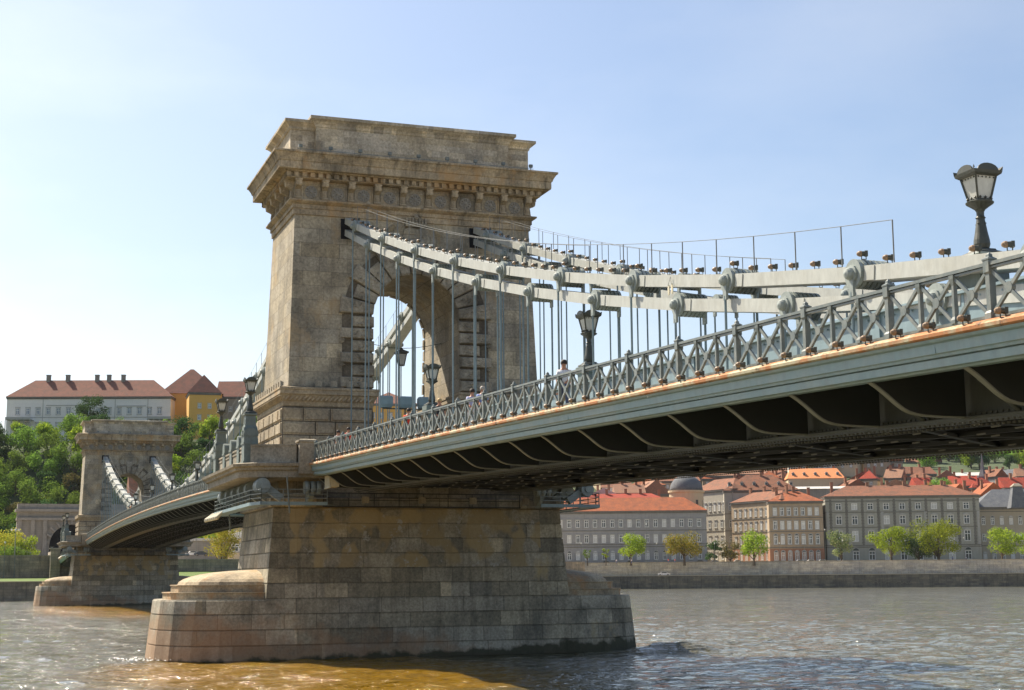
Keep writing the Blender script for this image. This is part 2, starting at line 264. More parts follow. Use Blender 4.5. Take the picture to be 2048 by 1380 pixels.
# ------------------------------------------------------------------ object helpers
ORG = {}
def tag(o, label=None, cat=None, group=None, kind=None):
    for k, v in (('label', label), ('category', cat), ('group', group), ('kind', kind)):
        if v: o[k] = v
    return o
def thing(name, label, cat, loc=(0, 0, 0), rz=0, group=None):
    o = bpy.data.objects.new(name, None); C.objects.link(o); o.location = loc; o.rotation_euler = (0, 0, rz)
    o.empty_display_size = 0.5; ORG[o.name] = Vector((0, 0, 0)); return tag(o, label, cat, group)
class MB:
    """collects shapes and builds them as one mesh object"""
    def __init__(s): s.v = []; s.f = []; s.mi = []; s.cur = 0
    def add(s, vs, fs):
        b = len(s.v); s.v += [tuple(p) for p in vs]; s.f += [tuple(i + b for i in f) for f in fs]; s.mi += [s.cur] * len(fs)
    def box(s, x0, x1, y0, y1, z0, z1):
        s.add([(x0, y0, z0), (x1, y0, z0), (x1, y1, z0), (x0, y1, z0), (x0, y0, z1), (x1, y0, z1), (x1, y1, z1), (x0, y1, z1)],
              [(3, 2, 1, 0), (4, 5, 6, 7), (0, 1, 5, 4), (1, 2, 6, 5), (2, 3, 7, 6), (3, 0, 4, 7)])
    def bar(s, p, q, w, h, up=(0, 0, 1)):
        p, q = Vector(p), Vector(q); d = (q - p).normalized(); u = Vector(up); a = d.cross(u)
        if a.length < 1e-4: a = d.cross(Vector((1, 0, 0)))
        a.normalize(); u = a.cross(d); a *= w / 2; u *= h / 2
        s.add([p - a - u, p + a - u, p + a + u, p - a + u, q - a - u, q + a - u, q + a + u, q - a + u],
              [(3, 2, 1, 0), (4, 5, 6, 7), (0, 1, 5, 4), (1, 2, 6, 5), (2, 3, 7, 6), (3, 0, 4, 7)])
    def loft(s, rings, cap=True, closed=True):
        n = len(rings[0]); vs = [p for r in rings for p in r]; fs = []
        for k in range(len(rings) - 1):
            for i in range(n if closed else n - 1):
                j = (i + 1) % n; fs.append((k * n + i, k * n + j, (k + 1) * n + j, (k + 1) * n + i))
        if cap: fs.append(tuple(range(n))[::-1]); fs.append(tuple((len(rings) - 1) * n + i for i in range(n)))
        s.add(vs, fs)
    def rect(s, prof, cx=0, cy=0, cap=True):
        s.loft([[(cx - a, cy - b, z), (cx + a, cy - b, z), (cx + a, cy + b, z), (cx - a, cy + b, z)] for a, b, z in prof], cap)
    def tube(s, p, q, r, n=8, r2=None):
        p, q = Vector(p), Vector(q); d = (q - p).normalized(); a = d.cross(Vector((0, 0, 1)))
        if a.length < 1e-3: a = Vector((1, 0, 0))
        a.normalize(); b = d.cross(a); r2 = r if r2 is None else r2
        cs = [(math.cos(2 * math.pi * i / n), math.sin(2 * math.pi * i / n)) for i in range(n)]
        s.loft([[p + (a * x + b * y) * r for x, y in cs], [q + (a * x + b * y) * r2 for x, y in cs]])
    def lathe(s, prof, n=16, c=(0, 0, 0), axis='z'):
        rings = []
        for r, z in prof:
            ring = []
            for i in range(n):
                t = 2 * math.pi * i / n; x, y = r * math.cos(t), r * math.sin(t)
                ring.append({'z': (c[0] + x, c[1] + y, c[2] + z), 'y': (c[0] + x, c[1] + z, c[2] + y), 'x': (c[0] + z, c[1] + x, c[2] + y)}[axis])
            rings.append(ring)
        s.loft(rings)
    def prism(s, poly, axis, a, b):
        def P(u, v, t): return {'x': (t, u, v), 'y': (u, t, v), 'z': (u, v, t)}[axis]
        s.loft([[P(u, v, a) for u, v in poly], [P(u, v, b) for u, v in poly]])
    def build(s, name, mats, parent=None, smooth=False, recalc=True, uv=None):
        me = bpy.data.meshes.new(name); o = bpy.data.objects.new(name, me)
        off = ORG.get(parent.name, Vector((0, 0, 0))) if parent else Vector((0, 0, 0))
        vs = [(x - off.x, y - off.y, z - off.z) for x, y, z in s.v] if off.length else s.v
        me.from_pydata(vs, [], s.f)
        for m_ in (mats if isinstance(mats, (list, tuple)) else [mats]): me.materials.append(m_)
        me.polygons.foreach_set('material_index', s.mi)
        if recalc:
            bm = bmesh.new(); bm.from_mesh(me); bmesh.ops.recalc_face_normals(bm, faces=bm.faces); bm.to_mesh(me); bm.free()
        if smooth: me.shade_smooth() if smooth is True else None
        me.update(); C.objects.link(o)
        if parent: o.parent = parent
        ORG[o.name] = off
        return o
def wthing(name, label, cat, org, group=None):
    """a thing whose shapes are given in world coordinates; org is its base point"""
    o = thing(name, label, cat, org, 0, group); ORG[o.name] = Vector(org); return o
def kids(o): return [c for c in bpy.data.objects if c.parent == o]
def build_tree(o): return (o, [build_tree(c) for c in o.children])
def copy_tree(o, parent=None, label=None, group=None, only=None):
    c = o.copy(); C.objects.link(c)
    if parent: c.parent = parent
    if label: c['label'] = label
    if group: c['group'] = group
    for ch in o.children: copy_tree(ch, c)
    return c
def put(c, loc, rz=None, s=None):
    c.location = loc
    if rz is not None: c.rotation_euler = (0, 0, rz)
    if s is not None: c.scale = (s, s, s) if not isinstance(s, tuple) else s
    return c
ORD = ['first', 'second', 'third', 'fourth', 'fifth', 'sixth', 'seventh', 'eighth', 'ninth', 'tenth', 'eleventh', 'twelfth']

# ================================================================== BRIDGE TOWER
AR = 3.0; SPR = 21.95
def ellipse_nose(hx, hy, tip, z, n=10):
    """plan outline of the pier: straight flanks, rounded ends out to +-tip"""
    pts = []
    for sgn in (1, -1):
        for i in range(n + 1):
            t = -math.pi / 2 + math.pi * i / n
            ct, st = math.cos(t), math.sin(t)
            x = hx * math.copysign(abs(st) ** 0.8, st); y = hy + (tip - hy) * abs(ct) ** 0.75
            pts.append((x, y, z) if sgn > 0 else (-x, -y, z))
    return pts
def make_tower():
    t = thing('bridge_tower', 'near stone bridge tower with tall arch, standing on its pier in midstream in the foreground', 'bridge tower', (0, 0, 0))
    # --- pier
    g = MB()
    H = 0.93
    for k in range(-1, 10):
        z0, z1 = k * H, (k + 1) * H
        def dims(z):
            q = (9.3 - z) / 9.3; return 5.5 + 0.75 * q, 9.52 + 0.75 * q
        if k < 4: # lower part with rounded noses
            def ring(z, ins=0): a, b = dims(z); return ellipse_nose(a - ins, b - ins, 16.45 - z * 0.1 - ins, z)
            zt = z1 if k < 3 else 3.66
            g.loft([ring(z0), ring(zt - 0.07), ring(zt - 0.05, 0.05), ring(zt, 0.05)])
        if k >= 3:
            z0b = 3.6 if k == 3 else z0
            if z1 - z0b < .05: continue
            a0, b0 = dims(z0b); a1, b1 = dims(z1)
            def cham(a, b, z, c=1.1): return [(-a, -b + c, z), (-a + c * .35, -b, z), (a - c * .35, -b, z), (a, -b + c * .35, z), (a, b - c * .35, z), (a - c * .35, b, z), (-a + c * .35, b, z), (-a, b - c, z)]
            def r2(a, b, z): return [(-a, -b, z), (a, -b, z), (a, b, z), (-a, b, z)]
            g.loft([r2(a0, b0, z0b), r2(a1, b1, z1 - 0.07), r2(a1 - .05, b1 - .05, z1 - .05), r2(a1 - .05, b1 - .05, z1)])
    g.build('pier', M_PIER, t)
    for sg in (-1, 1):    # stepped rounded cap over each nose
        g = MB()
        for hx, hy, tip, z0, z1 in ((5.6, 8.5, 15.5, 3.60, 4.10), (5.1, 8.5, 15.0, 4.08, 4.56)):
            a = [(x, sg * abs(y) if y > 0 else sg * 8.5, z0) for x, y, _ in ellipse_nose(hx, hy, tip, 0)[:11]] ; b_ = [(x, y, z1 - .06) for x, y, _ in a]
            c_ = [(x * 1.01, y * 1.004, z1 - .05) for x, y, _ in a]; d_ = [(x * 1.01, y * 1.004, z1) for x, y, _ in a]
            g.loft([a, b_, c_, d_])
        rings = []
        for i in range(9):
            q = i / 8; s_ = math.cos(q * math.pi / 2) ** 0.8; z = 4.55 + 0.95 * math.sin(q * math.pi / 2)
            rings.append([(x * s_, sg * (8.5 + (abs(y) - 8.5) * s_), z) for x, y, _ in ellipse_nose(4.85, 8.5, 14.6, 0)[:11]])
        g.loft(rings, cap=False)
        g.build('pier_nose_cap', M_NOSE, t)
    g = MB(); g.rect([(5.5, 9.5, 9.28), (5.75, 9.75, 9.36), (5.75, 9.75, 9.9), (5.55, 9.6, 9.95), (5.1, 9.2, 10.0), (5.0, 9.1, 11.2)]); g.build('pier_cap', M_PIER, t)
    # --- plinth legs with bossed blocks
    for sg in (-1, 1):
        g = MB(); yi, yo = AR, 8.86
        yc = sg * (yi + yo) / 2; hy = (yo - yi) / 2
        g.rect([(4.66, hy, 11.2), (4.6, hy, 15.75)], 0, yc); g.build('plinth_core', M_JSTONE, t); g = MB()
        g.rect([(4.6, hy, 15.75), (4.66, hy + .03, 15.8), (4.66, hy + .03, 16.05), (4.8, hy + .1, 16.2), (4.95, hy + .2, 16.45), (5.08, hy + .28, 16.5), (5.08, hy + .28, 16.75), (5.14, hy + .32, 16.8), (5.14, hy + .32, 16.93), (4.6, hy - .05, 17.02)], 0, yc)
        # wave ornament on the plinth frieze
        for i in range(20):
            y = yc - hy + .2 + i * (2 * hy - .4) / 19
            for sx in (-1, 1): g.bar((sx * 4.86, y - .12, 16.12), (sx * 4.9, y + .12, 16.38), .1, .1)
        for i in range(28):
            x = -4.6 + i * 9.2 / 27; g.bar((x - .14, sg * (yo + .1), 16.1), (x + .14, sg * (yo + .2), 16.42), .16, .12)
        g.build('plinth', M_PLINTH, t)
        g = MB(); rnd = random.Random(5 + sg)
        def boss(face, u0, u1, z0, z1):
            d = .13; e = .07
            if face == 'x+': f = lambda u, z, o: (4.66 + o, u, z)
            elif face == 'x-': f = lambda u, z, o: (-4.66 - o, u, z)
            elif face == 'y': f = lambda u, z, o: (u, sg * (yo + o), z)
            else: f = lambda u, z, o: (u, sg * (yi - o), z)
            n = 6; pts = []
            rr = [[f(u0, z0, 0), f(u1, z0, 0), f(u1, z1, 0), f(u0, z1, 0)], [f(u0, z0, .03), f(u1, z0, .03), f(u1, z1, .03), f(u0, z1, .03)],
                  [f(u0 + e, z0 + e, .04), f(u1 - e, z0 + e, .04), f(u1 - e, z1 - e, .04), f(u0 + e, z1 - e, .04)],
                  [f(u0 + e * 1.6, z0 + e * 1.6, d), f(u1 - e * 1.6, z0 + e * 1.6, d), f(u1 - e * 1.6, z1 - e * 1.6, d), f(u0 + e * 1.6, z1 - e * 1.6, d)]]
            g.loft(rr)
        for r_ in range(5):
            z0 = 11.3 + r_ * .88; z1 = z0 + .82
            for face, a, b_ in (('x+', -yo, -yi), ('x-', -yo, -yi), ('y', -4.6, 4.6), ('i', -4.6, 4.6)):
                if face[0] == 'x' and sg > 0: a, b_ = yi, yo
                u = a + .03; k = 0
                while u < b_ - .3:
                    L = (2.1, 1.3, 1.75)[(k + r_) % 3]
                    if b_ - u - L < .8: L = b_ - u - .03
                    boss(face, u, u + L - .06, z0, z1); u += L; k += 1
        g.build('bossed_blocks', M_PLINTH, t)
    # --- shaft with arch
    g = MB()
    Z0, Z1 = 17.0, 28.45
    def hx(z): q = (z - Z0) / (Z1 - Z0); return 4.40 - 0.56 * q
    def hy(z): q = (z - Z0) / (Z1 - Z0); return 8.50 - 0.36 * q
    na = 24
    for sx in (-1, 1):
        P = lambda y, z: (sx * hx(z), y, z)
        for sg in (-1, 1):
            zs = [Z0 + (SPR - Z0) * i / 5 for i in range(6)]
            for a, b_ in zip(zs, zs[1:]): g.add([P(sg * AR, a), P(sg * hy(a), a), P(sg * hy(b_), b_), P(sg * AR, b_)], [(0, 1, 2, 3)])
        arc = [(-AR * math.cos(math.pi * i / na), SPR + AR * math.sin(math.pi * i / na)) for i in range(na + 1)]
        def bound(i):
            q = i / na; per = [( -1, SPR), (-1, Z1), (1, Z1), (1, SPR)]
            L = [(Z1 - SPR), 16.3, (Z1 - SPR)]; tot = sum(L); d = q * tot
            if d <= L[0]: z = SPR + d; return (-hy(z), z)
            if d <= L[0] + L[1]: return (-hy(Z1) + 2 * hy(Z1) * (d - L[0]) / L[1], Z1)
            z = Z1 - (d - L[0] - L[1]); return (hy(z), z)
        bd = [bound(i) for i in range(na + 1)]
        # keep the two upper corners as exact points
        ci = min(range(na + 1), key=lambda i: abs(bd[i][0] + hy(Z1)) + abs(bd[i][1] - Z1)); bd[ci] = (-hy(Z1), Z1); bd[na - ci] = (hy(Z1), Z1)
        for i in range(na):
            g.add([P(*arc[i]), P(*bd[i]), P(*bd[i + 1]), P(*arc[i + 1])], [(0, 1, 2, 3)])
    for sg in (-1, 1):
        g.add([(-hx(Z0), sg * hy(Z0), Z0), (hx(Z0), sg * hy(Z0), Z0), (hx(Z1), sg * hy(Z1), Z1), (-hx(Z1), sg * hy(Z1), Z1)], [(0, 1, 2, 3)])
    g.build('shaft', M_TOWER, t)
    for sx in (-1, 1):      # dark backing plate behind the rusticated blocks
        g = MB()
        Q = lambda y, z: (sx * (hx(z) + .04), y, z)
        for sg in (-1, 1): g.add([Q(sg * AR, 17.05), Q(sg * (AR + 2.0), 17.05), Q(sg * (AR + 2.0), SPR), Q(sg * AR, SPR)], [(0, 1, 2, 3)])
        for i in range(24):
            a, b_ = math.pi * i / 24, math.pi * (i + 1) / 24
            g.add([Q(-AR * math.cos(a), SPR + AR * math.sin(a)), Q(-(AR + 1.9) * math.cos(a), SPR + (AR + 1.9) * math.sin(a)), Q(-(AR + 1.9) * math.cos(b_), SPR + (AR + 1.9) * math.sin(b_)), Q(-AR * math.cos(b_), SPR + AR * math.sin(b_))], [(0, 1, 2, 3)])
        g.build('arch_backing', M_JSTONE, t)
    g = MB()
    for sg in (-1, 1):
        zs = [11.2, 17.0, SPR]
        for a, b_ in zip(zs, zs[1:]): g.add([(-hx(max(a, 17)), sg * (AR - .005), a), (hx(max(a, 17)), sg * (AR - .005), a), (hx(max(b_, 17)), sg * (AR - .005), b_), (-hx(max(b_, 17)), sg * (AR - .005), b_)], [(0, 1, 2, 3)])
    arc = [(-AR * math.cos(math.pi * i / 24), SPR + AR * math.sin(math.pi * i / 24)) for i in range(25)]
    for (y0, z0), (y1, z1) in zip(arc, arc[1:]): g.add([(-hx(z0), y0, z0), (hx(z0), y0, z0), (hx(z1), y1, z1), (-hx(z1), y1, z1)], [(0, 1, 2, 3)])
    g.build('arch_soffit', M_TOWER, t)
    # rusticated jambs and voussoirs
    g = MB(); gb = MB(); rnd = random.Random(3)
    def rough_block(cn, d):  # cn: 4 corners (y,z) front outline, d proud distance, on both faces
        cy = sum(p[0] for p in cn) / 4; cz = sum(p[1] for p in cn) / 4
        for sx in (-1, 1):
            X = lambda z, o: sx * (hx(z) + o)
            base = [(X(z, -.1), y, z) for y, z in cn]; mid = [(X(z, d * .75), y, z) for y, z in cn]
            top = [(X(z, d), cy + (y - cy) * .93, cz + (z - cz) * .86) for y, z in cn]
            gs = g if sx > 0 else gb; gs.loft([base, mid, top])
            for _ in range(10):       # rough hewn surface
                y = cy + (rnd.random() - .5) * (max(p[0] for p in cn) - min(p[0] for p in cn)) * .55; z = cz + (rnd.random() - .5) * .4
                r = .08 + rnd.random() * .12; xx = X(z, d)
                gs.add([(xx - sx * .02, y - r, z), (xx - sx * .02, y, z - r * .7), (xx - sx * .02, y + r, z), (xx - sx * .02, y, z + r * .7), (xx + sx * (.05 + .06 * rnd.random()), y, z)], [(0, 1, 4), (1, 2, 4), (2, 3, 4), (3, 0, 4)])
    k = 0; z = 17.08
    while z < SPR - .3:
        L = 2.15 if k % 2 == 0 else 1.35
        for sg in (-1, 1):
            y0, y1 = sg * (AR - .04 - .06 * (k % 2)), sg * (AR + L)
            rough_block([(y0, z), (y1, z), (y1, z + .68), (y0, z + .68)], .34 if k % 2 == 0 else .24)
            if k % 2 == 0: rough_block([(y1 - sg * .0, z - .07), (y1 - sg * .25, z - .1), (y1 - sg * .25, z + .0), (y1, z)], .2)
        z += .81; k += 1
    nv = 13
    for i in range(nv):
        a0 = math.pi * (i + .05) / nv; a1 = math.pi * (i + .95) / nv; L = 2.2 if i % 2 == 0 else 1.45
        if i == 6: L = 2.35
        r0 = AR - .05 - .05 * (i % 2); r1 = AR + L
        rough_block([(-r0 * math.cos(a0), SPR + r0 * math.sin(a0)), (-r1 * math.cos(a0), SPR + r1 * math.sin(a0)), (-r1 * math.cos(a1), SPR + r1 * math.sin(a1)), (-r0 * math.cos(a1), SPR + r0 * math.sin(a1))], .45 if i == 6 else (.34 if i % 2 == 0 else .26))
    for sx, gg in ((1, g), (-1, gb)): gg.build('arch_surround', M_ROCK, t)
    # chain portals: black plates painting the dark of the openings
    for sg in (-1, 1):
        for sx in (-1, 1):
            g = MB(); y0, y1 = sg * 4.45 - .62, sg * 4.45 + .62; X = lambda o: sx * (hx(27.5) + o)
            xa, xb = sorted((X(-.05), X(.025))); g.box(xa, xb, y0, y1, 26.6, 28.35)
            g.build('chain_portal_shade_plate', M_BLACK, t)
    # --- architrave, frieze, cornice
    g = MB()
    g.rect([(3.84, 8.14, 28.45), (3.95, 8.24, 28.47), (3.95, 8.24, 28.85), (4.03, 8.32, 28.87), (4.03, 8.32, 29.12), (4.2, 8.45, 29.2), (4.34, 8.58, 29.3), (4.34, 8.58, 29.4), (3.86, 8.16, 29.44)])
    g.build('architrave', M_CORN, t)
    g = MB(); g.rect([(3.86, 8.16, 29.44), (3.86, 8.16, 30.75)])
    for sx in (-1, 1):   # sunk panels framed round each rosette
        for i in range(9):
            y = -7.1 + i * 1.775
            for a, b_, c_, d_ in ((y - .62, y + .62, 29.5, 29.56), (y - .62, y + .62, 30.5, 30.56), (y - .62, y - .56, 29.562, 30.498), (y + .56, y + .62, 29.562, 30.498)):
                xa, xb = sorted((sx * 3.85, sx * 3.93)); g.box(xa, xb, a, b_, c_, d_)
    g.build('frieze', M_TOWER, t)
    def bracket_mesh():
        q = MB(); prof = [(0, -1.05), (.12, -1.05), (.16, -.75), (.14, -.4), (.3, -.3), (.55, -.2), (.58, -.02), (.58, .12), (0, .12)]
        q.prism(prof, 'y', -.2, .2); q.prism([(.12, -.95), (.2, -.95), (.24, -.7), (.2, -.45), (.12, -.42)], 'y', -.11, .11)
        q.lathe([(.13, -.23), (.13, .23)], 10, (.42, 0, -.1), 'y'); q.lathe([(.09, -.23), (.09, .23)], 10, (.14, 0, -.95), 'y')
        q.box(-.0, .62, -.24, .24, .12, .22); return q
    br0 = bracket_mesh().build('frieze_bracket', M_CORN, t)
    spots = [(sx, i) for sx in (-1, 1) for i in range(10)]
    first = True
    for sx, i in spots:
        o = br0 if first else br0.copy()
        if not first: C.objects.link(o)
        first = False; o.location = (sx * 3.86, -7.9875 + i * 1.775, 30.52); o.rotation_euler = (0, 0, 0 if sx > 0 else math.pi)
    for sg in (-1, 1):
        for x in (-3.45, -1.725, 0, 1.725, 3.45):
            o = br0.copy(); C.objects.link(o); o.location = (x, sg * 8.16, 30.52); o.rotation_euler = (0, 0, sg * math.pi / 2)
    q = MB(); q.lathe([(.02, .0), (.40, .0), (.42, .05), (.38, .08), (.1, .09)], 20, (0, 0, 0), 'x')
    for k in range(10):
        a = k * math.pi / 5; q.add([(.04, .12 * math.cos(a - .2), .12 * math.sin(a - .2)), (.06, .38 * math.cos(a - .14), .38 * math.sin(a - .14)), (.06, .38 * math.cos(a + .14), .38 * math.sin(a + .14)), (.04, .12 * math.cos(a + .2), .12 * math.sin(a + .2)), (.2, .26 * math.cos(a), .26 * math.sin(a))], [(0, 1, 4), (1, 2, 4), (2, 3, 4), (3, 0, 4)])
    q.lathe([(.11, .08), (.1, .18), (.03, .22)], 10, (0, 0, 0), 'x')
    ro0 = q.build('rosette', M_ROSE, t); first = True
    for sx in (-1, 1):
        for i in range(9):
            o = ro0 if first else ro0.copy()
            if not first: C.objects.link(o)
            first = False; o.location = (sx * 3.87, -7.1 + i * 1.775, 30.0); o.rotation_euler = (0, 0, 0 if sx > 0 else math.pi)
    g = MB()
    g.rect([(4.35, 8.65, 30.74), (4.5, 8.8, 30.78), (4.5, 8.8, 30.82), (4.3, 8.6, 30.83), (4.3, 8.6, 31.12), (4.62, 8.92, 31.16), (4.66, 8.98, 31.22), (4.98, 9.40, 31.24), (5.0, 9.42, 31.30), (5.0, 9.42, 31.72), (5.06, 9.48, 31.76), (5.12, 9.55, 31.95), (5.26, 9.70, 32.2), (5.36, 9.80, 32.26), (5.36, 9.80, 32.38), (3.9, 8.6, 32.6)])
    nd = 34
    for i in range(nd):
        y = -8.7 + i * 17.4 / (nd - 1)
        for sx in (-1, 1): xa, xb = sorted((sx * 4.25, sx * 4.55)); g.box(xa, xb, y - .15, y + .15, 30.84, 31.14)
    for i in range(17):
        x = -4.3 + i * 8.6 / 16
        for sg in (-1, 1): ya, yb = sorted((sg * 8.5, sg * 8.85)); g.box(x - .15, x + .15, ya, yb, 30.84, 31.14)
    g.build('cornice', M_CORN, t)
    g = MB()
    g.rect([(3.2, 8.38, 32.3), (3.2, 8.38, 34.35), (3.27, 8.45, 34.38), (3.3, 8.5, 34.55), (3.5, 8.68, 34.72), (3.66, 8.82, 34.8), (3.66, 8.82, 34.98), (3.2, 8.4, 35.02)])
    g.rect([(3.66, 6.75, 32.3), (3.66, 6.75, 34.5), (3.72, 6.82, 34.55), (3.76, 6.88, 34.7), (3.96, 7.06, 34.92), (4.1, 7.2, 35.0), (4.1, 7.2, 35.2), (3.6, 6.8, 35.27)])
    g.build('attic', M_ATTIC, t)
    g = MB()
    for y in [-8 + 2.0 * i for i in range(9)]:
        g.box(4.75, 4.8, y - .02, y + .02, 32.4, 32.75); g.box(4.68, 4.86, y - .12, y + .12, 32.72, 32.92)
    g.bar((4.78, -8.2, 32.62), (4.78, 8.2, 32.62), .03, .03)
    g.build('cornice_lamp_rail', [M_RAIL], t)
    # coat of arms
    g = MB(); X = hx(27.5)
    def shield(cy, cz, s, x0, x1):
        pts = [(-.8, .75), (-.86, .3), (-.8, -.25), (-.5, -.75), (0, -1.0), (.5, -.75), (.8, -.25), (.86, .3), (.8, .75), (.45, .95), (0, .82), (-.45, .95)]
        g.loft([[(x0, cy + p[0] * s, cz + p[1] * s) for p in pts], [(x1, cy + p[0] * s, cz + p[1] * s) for p in pts], [(x1 + .05, cy + p[0] * s * .85, cz + p[1] * s * .85) for p in pts]])
    shield(0.05, 27.1, 1.05, X - .1, X + .22)
    for z in (26.75, 27.05, 27.35, 27.62): g.box(X + .25, X + .32, -.68, -.02, z - .05, z + .05)
    g.box(X + .25, X + .33, .38, .46, 26.6, 27.75); g.box(X + .25, X + .33, .2, .64, 27.38, 27.46); g.box(X + .25, X + .33, .14, .7, 27.1, 27.18)
    g.box(X - .1, X + .35, -.72, .76, 28.1, 28.3)
    for i in range(7):
        y = -.62 + i * .215; hh_ = .42 if i % 2 == 0 else .28
        g.rect([(.12, .09, 28.3), (.1, .06, 28.3 + hh_)], X + .2, y)
    g.lathe([(.12, 28.6), (.2, 28.75), (.12, 28.88), (.02, 29.0)], 8, (X + .2, .05, 0))
    for sg in (-1, 1):       # leafy branches beside the shield
        for i in range(16):
            q = i / 15; y = .05 + sg * (1.0 + .75 * math.sin(q * 2.6)); z = 26.1 + q * 1.8
            for s2 in (-1, 1):
                g.add([(X - .02, y, z), (X + .16, y + sg * s2 * .2 - .05, z + .16), (X + .18, y + sg * s2 * .34, z + .32), (X + .16, y + sg * s2 * .12 + .05, z + .24)], [(0, 1, 2, 3)])
            g.tube((X + .03, y, z), (X + .03, y, z + .16), .04, 5)
    g.build('coat_of_arms', M_TOWER, t)
    # --- side balconies that carry the footway round the tower
    for sg in (-1, 1):
        S = lambda y: sg * y
        def sb(g, x0, x1, y0, y1, z0, z1): a, b_ = sorted((S(y0), S(y1))); g.box(x0, x1, a, b_, z0, z1)
        g = MB()
        def slab(e, z): return [(-8.6 - e, S(6.6), z), (-7.9 - e, S(10.9 + e * .6), z), (-6.6 - e * .4, S(11.95 + e), z), (6.6 + e * .4, S(11.95 + e), z), (7.6 + e, S(10.9 + e * .6), z), (8.6 + e, S(6.6), z)]
        g.loft([slab(-.2, 10.95), slab(-.05, 11.02), slab(-.05, 11.42), slab(.12, 11.46), slab(.16, 11.6), slab(.3, 11.68), slab(.34, 11.84), slab(.1, 11.9)])
        g.build('balcony_slab', M_PARA, t)
        g = MB()
        # parapet along the outer edge and the two ends
        sb(g, -6.3, 6.3, 11.1, 11.36, 11.9, 12.95); sb(g, -6.35, 6.35, 11.04, 11.42, 12.95, 13.06)
        for sx in (-1, 1):
            a = Vector((sx * 6.9, S(11.2), 12.42)); b_ = Vector((sx * 8.05, S(8.6), 12.42))
            g.bar(a, b_, .3, 1.04); g.bar(a + Vector((0, 0, .56)), b_ + Vector((0, 0, .56)), .42, .1)
            g.rect([(.42, .5, 11.2), (.42, .5, 13.1), (.5, .58, 13.14), (.5, .58, 13.26), (.3, .4, 13.32)], sx * 8.15, S(8.05))
        for x0, x1 in ((-5.7, -3.65), (-2.75, -.5), (.45, 2.7), (3.6, 5.7)):
            sb(g, x0, x1, 11.36, 11.4, 12.1, 12.2); sb(g, x0, x1, 11.36, 11.4, 12.72, 12.82)
        g.build('parapet', M_PARA, t)
        # arch-topped iron pedestals
        for x, lamp in ((6.2, 1), (3.3, 0), (0.4, 0), (-2.5, 0), (-5.6, 1)):
            g = MB(); hw = .52 if lamp else .46; y0, y1 = (10.75, 11.65) if lamp else (10.2, 11.5)
            ya, yb = sorted((S(y0), S(y1))); zt = 13.75 if lamp else 13.45
            g.box(x - hw, x + hw, ya, yb, 11.9, 12.05); g.box(x - hw + .05, x + hw - .05, ya + .05, yb - .05, 12.05, 13.1)
            g.box(x - hw, x + hw, ya, yb, 13.1, 13.22)
            poly = [(x - hw + .03, 13.22)] + [(x - (hw - .03) * math.cos(math.pi * i / 10), zt + (hw - .03) * math.sin(math.pi * i / 10)) for i in range(11)] + [(x + hw - .03, 13.22)]
            g.prism(poly, 'y', ya + .03, yb - .03)
            if lamp:
                yc = (ya + yb) / 2
                for sy in (-1, 1):      # fan ornament
                    for k in range(7):
                        a = math.pi * (k + .5) / 7; yy = yc + sy * .46
                        g.bar((x + .08 * math.cos(a), yy, zt - .1 + .08 * math.sin(a)), (x + .34 * math.cos(a), yy, zt - .1 + .34 * math.sin(a)), .07, .06, (0, 1, 0))
                g.prism([(yc - .45, 13.6), (yc - .45, zt - .05)] + [(yc - .45 * math.cos(math.pi * i / 8), zt - .05 + .4 * math.sin(math.pi * i / 8)) for i in range(9)] + [(yc + .45, 13.6)], 'x', x - hw - .02, x + hw + .02)
                g.rect([(.42, .42, zt + .3), (.34, .34, zt + .5), (.30, .30, zt + 1.1), (.40, .40, zt + 1.16), (.40, .40, zt + 1.24), (.3, .3, zt + 1.3)], x, yc)
                for k in range(4):
                    a = k * math.pi / 2; g.box(x - .12 if k % 2 else x + .3 * math.cos(a) - .04, x + .12 if k % 2 else x + .3 * math.cos(a) + .04, yc + .31 * math.sin(a) - .04 if k % 2 else yc - .12, yc + .31 * math.sin(a) + .04 if k % 2 else yc + .12, zt + .6, zt + .9)
            g.build('iron_pedestal', M_IRONG, t)
        # big scroll rolls under the slab
        for x in (7.3, 3.9, 1.3, -1.3, -3.9, -7.0):
            g = MB(); yc = S(10.6)
            corner = abs(x) > 6
            if corner:
                for j in range(3): g.lathe([(.1, -.16), (.44, -.16), (.48, 0), (.44, .16), (.1, .16)], 16, (x - .42 + j * .42, yc, 10.5), 'x')
                g.lathe([(.2, -.7), (.2, .7)], 12, (x, yc, 10.5), 'x')
            else:
                g.lathe([(.12, -.42), (.5, -.42), (.52, -.3), (.42, -.2), (.42, .2), (.52, .3), (.5, .42), (.12, .42)], 18, (x, yc, 10.48), 'x')
                g.lathe([(.16, -.5), (.16, .5)], 10, (x, yc, 10.48), 'x')
            g.bar((x, yc, 10.6), (x, S(9.4), 9.75), .5, .45); g.build('scroll_bracket', M_JOINT, t)
        for x in (7.6, -7.6):
            g = MB()
            for j in range(3): g.lathe([(.1, -.13), (.4, -.13), (.43, 0), (.4, .13), (.1, .13)], 16, (x, S(7.9 - j * .36), 10.42), 'y')
            g.bar((x * .97, S(7.55), 10.2), (x * .85, S(7.55), 9.6), .3, .7); g.build('scroll_bracket', M_JOINT, t)
    return t
tower = make_tower()
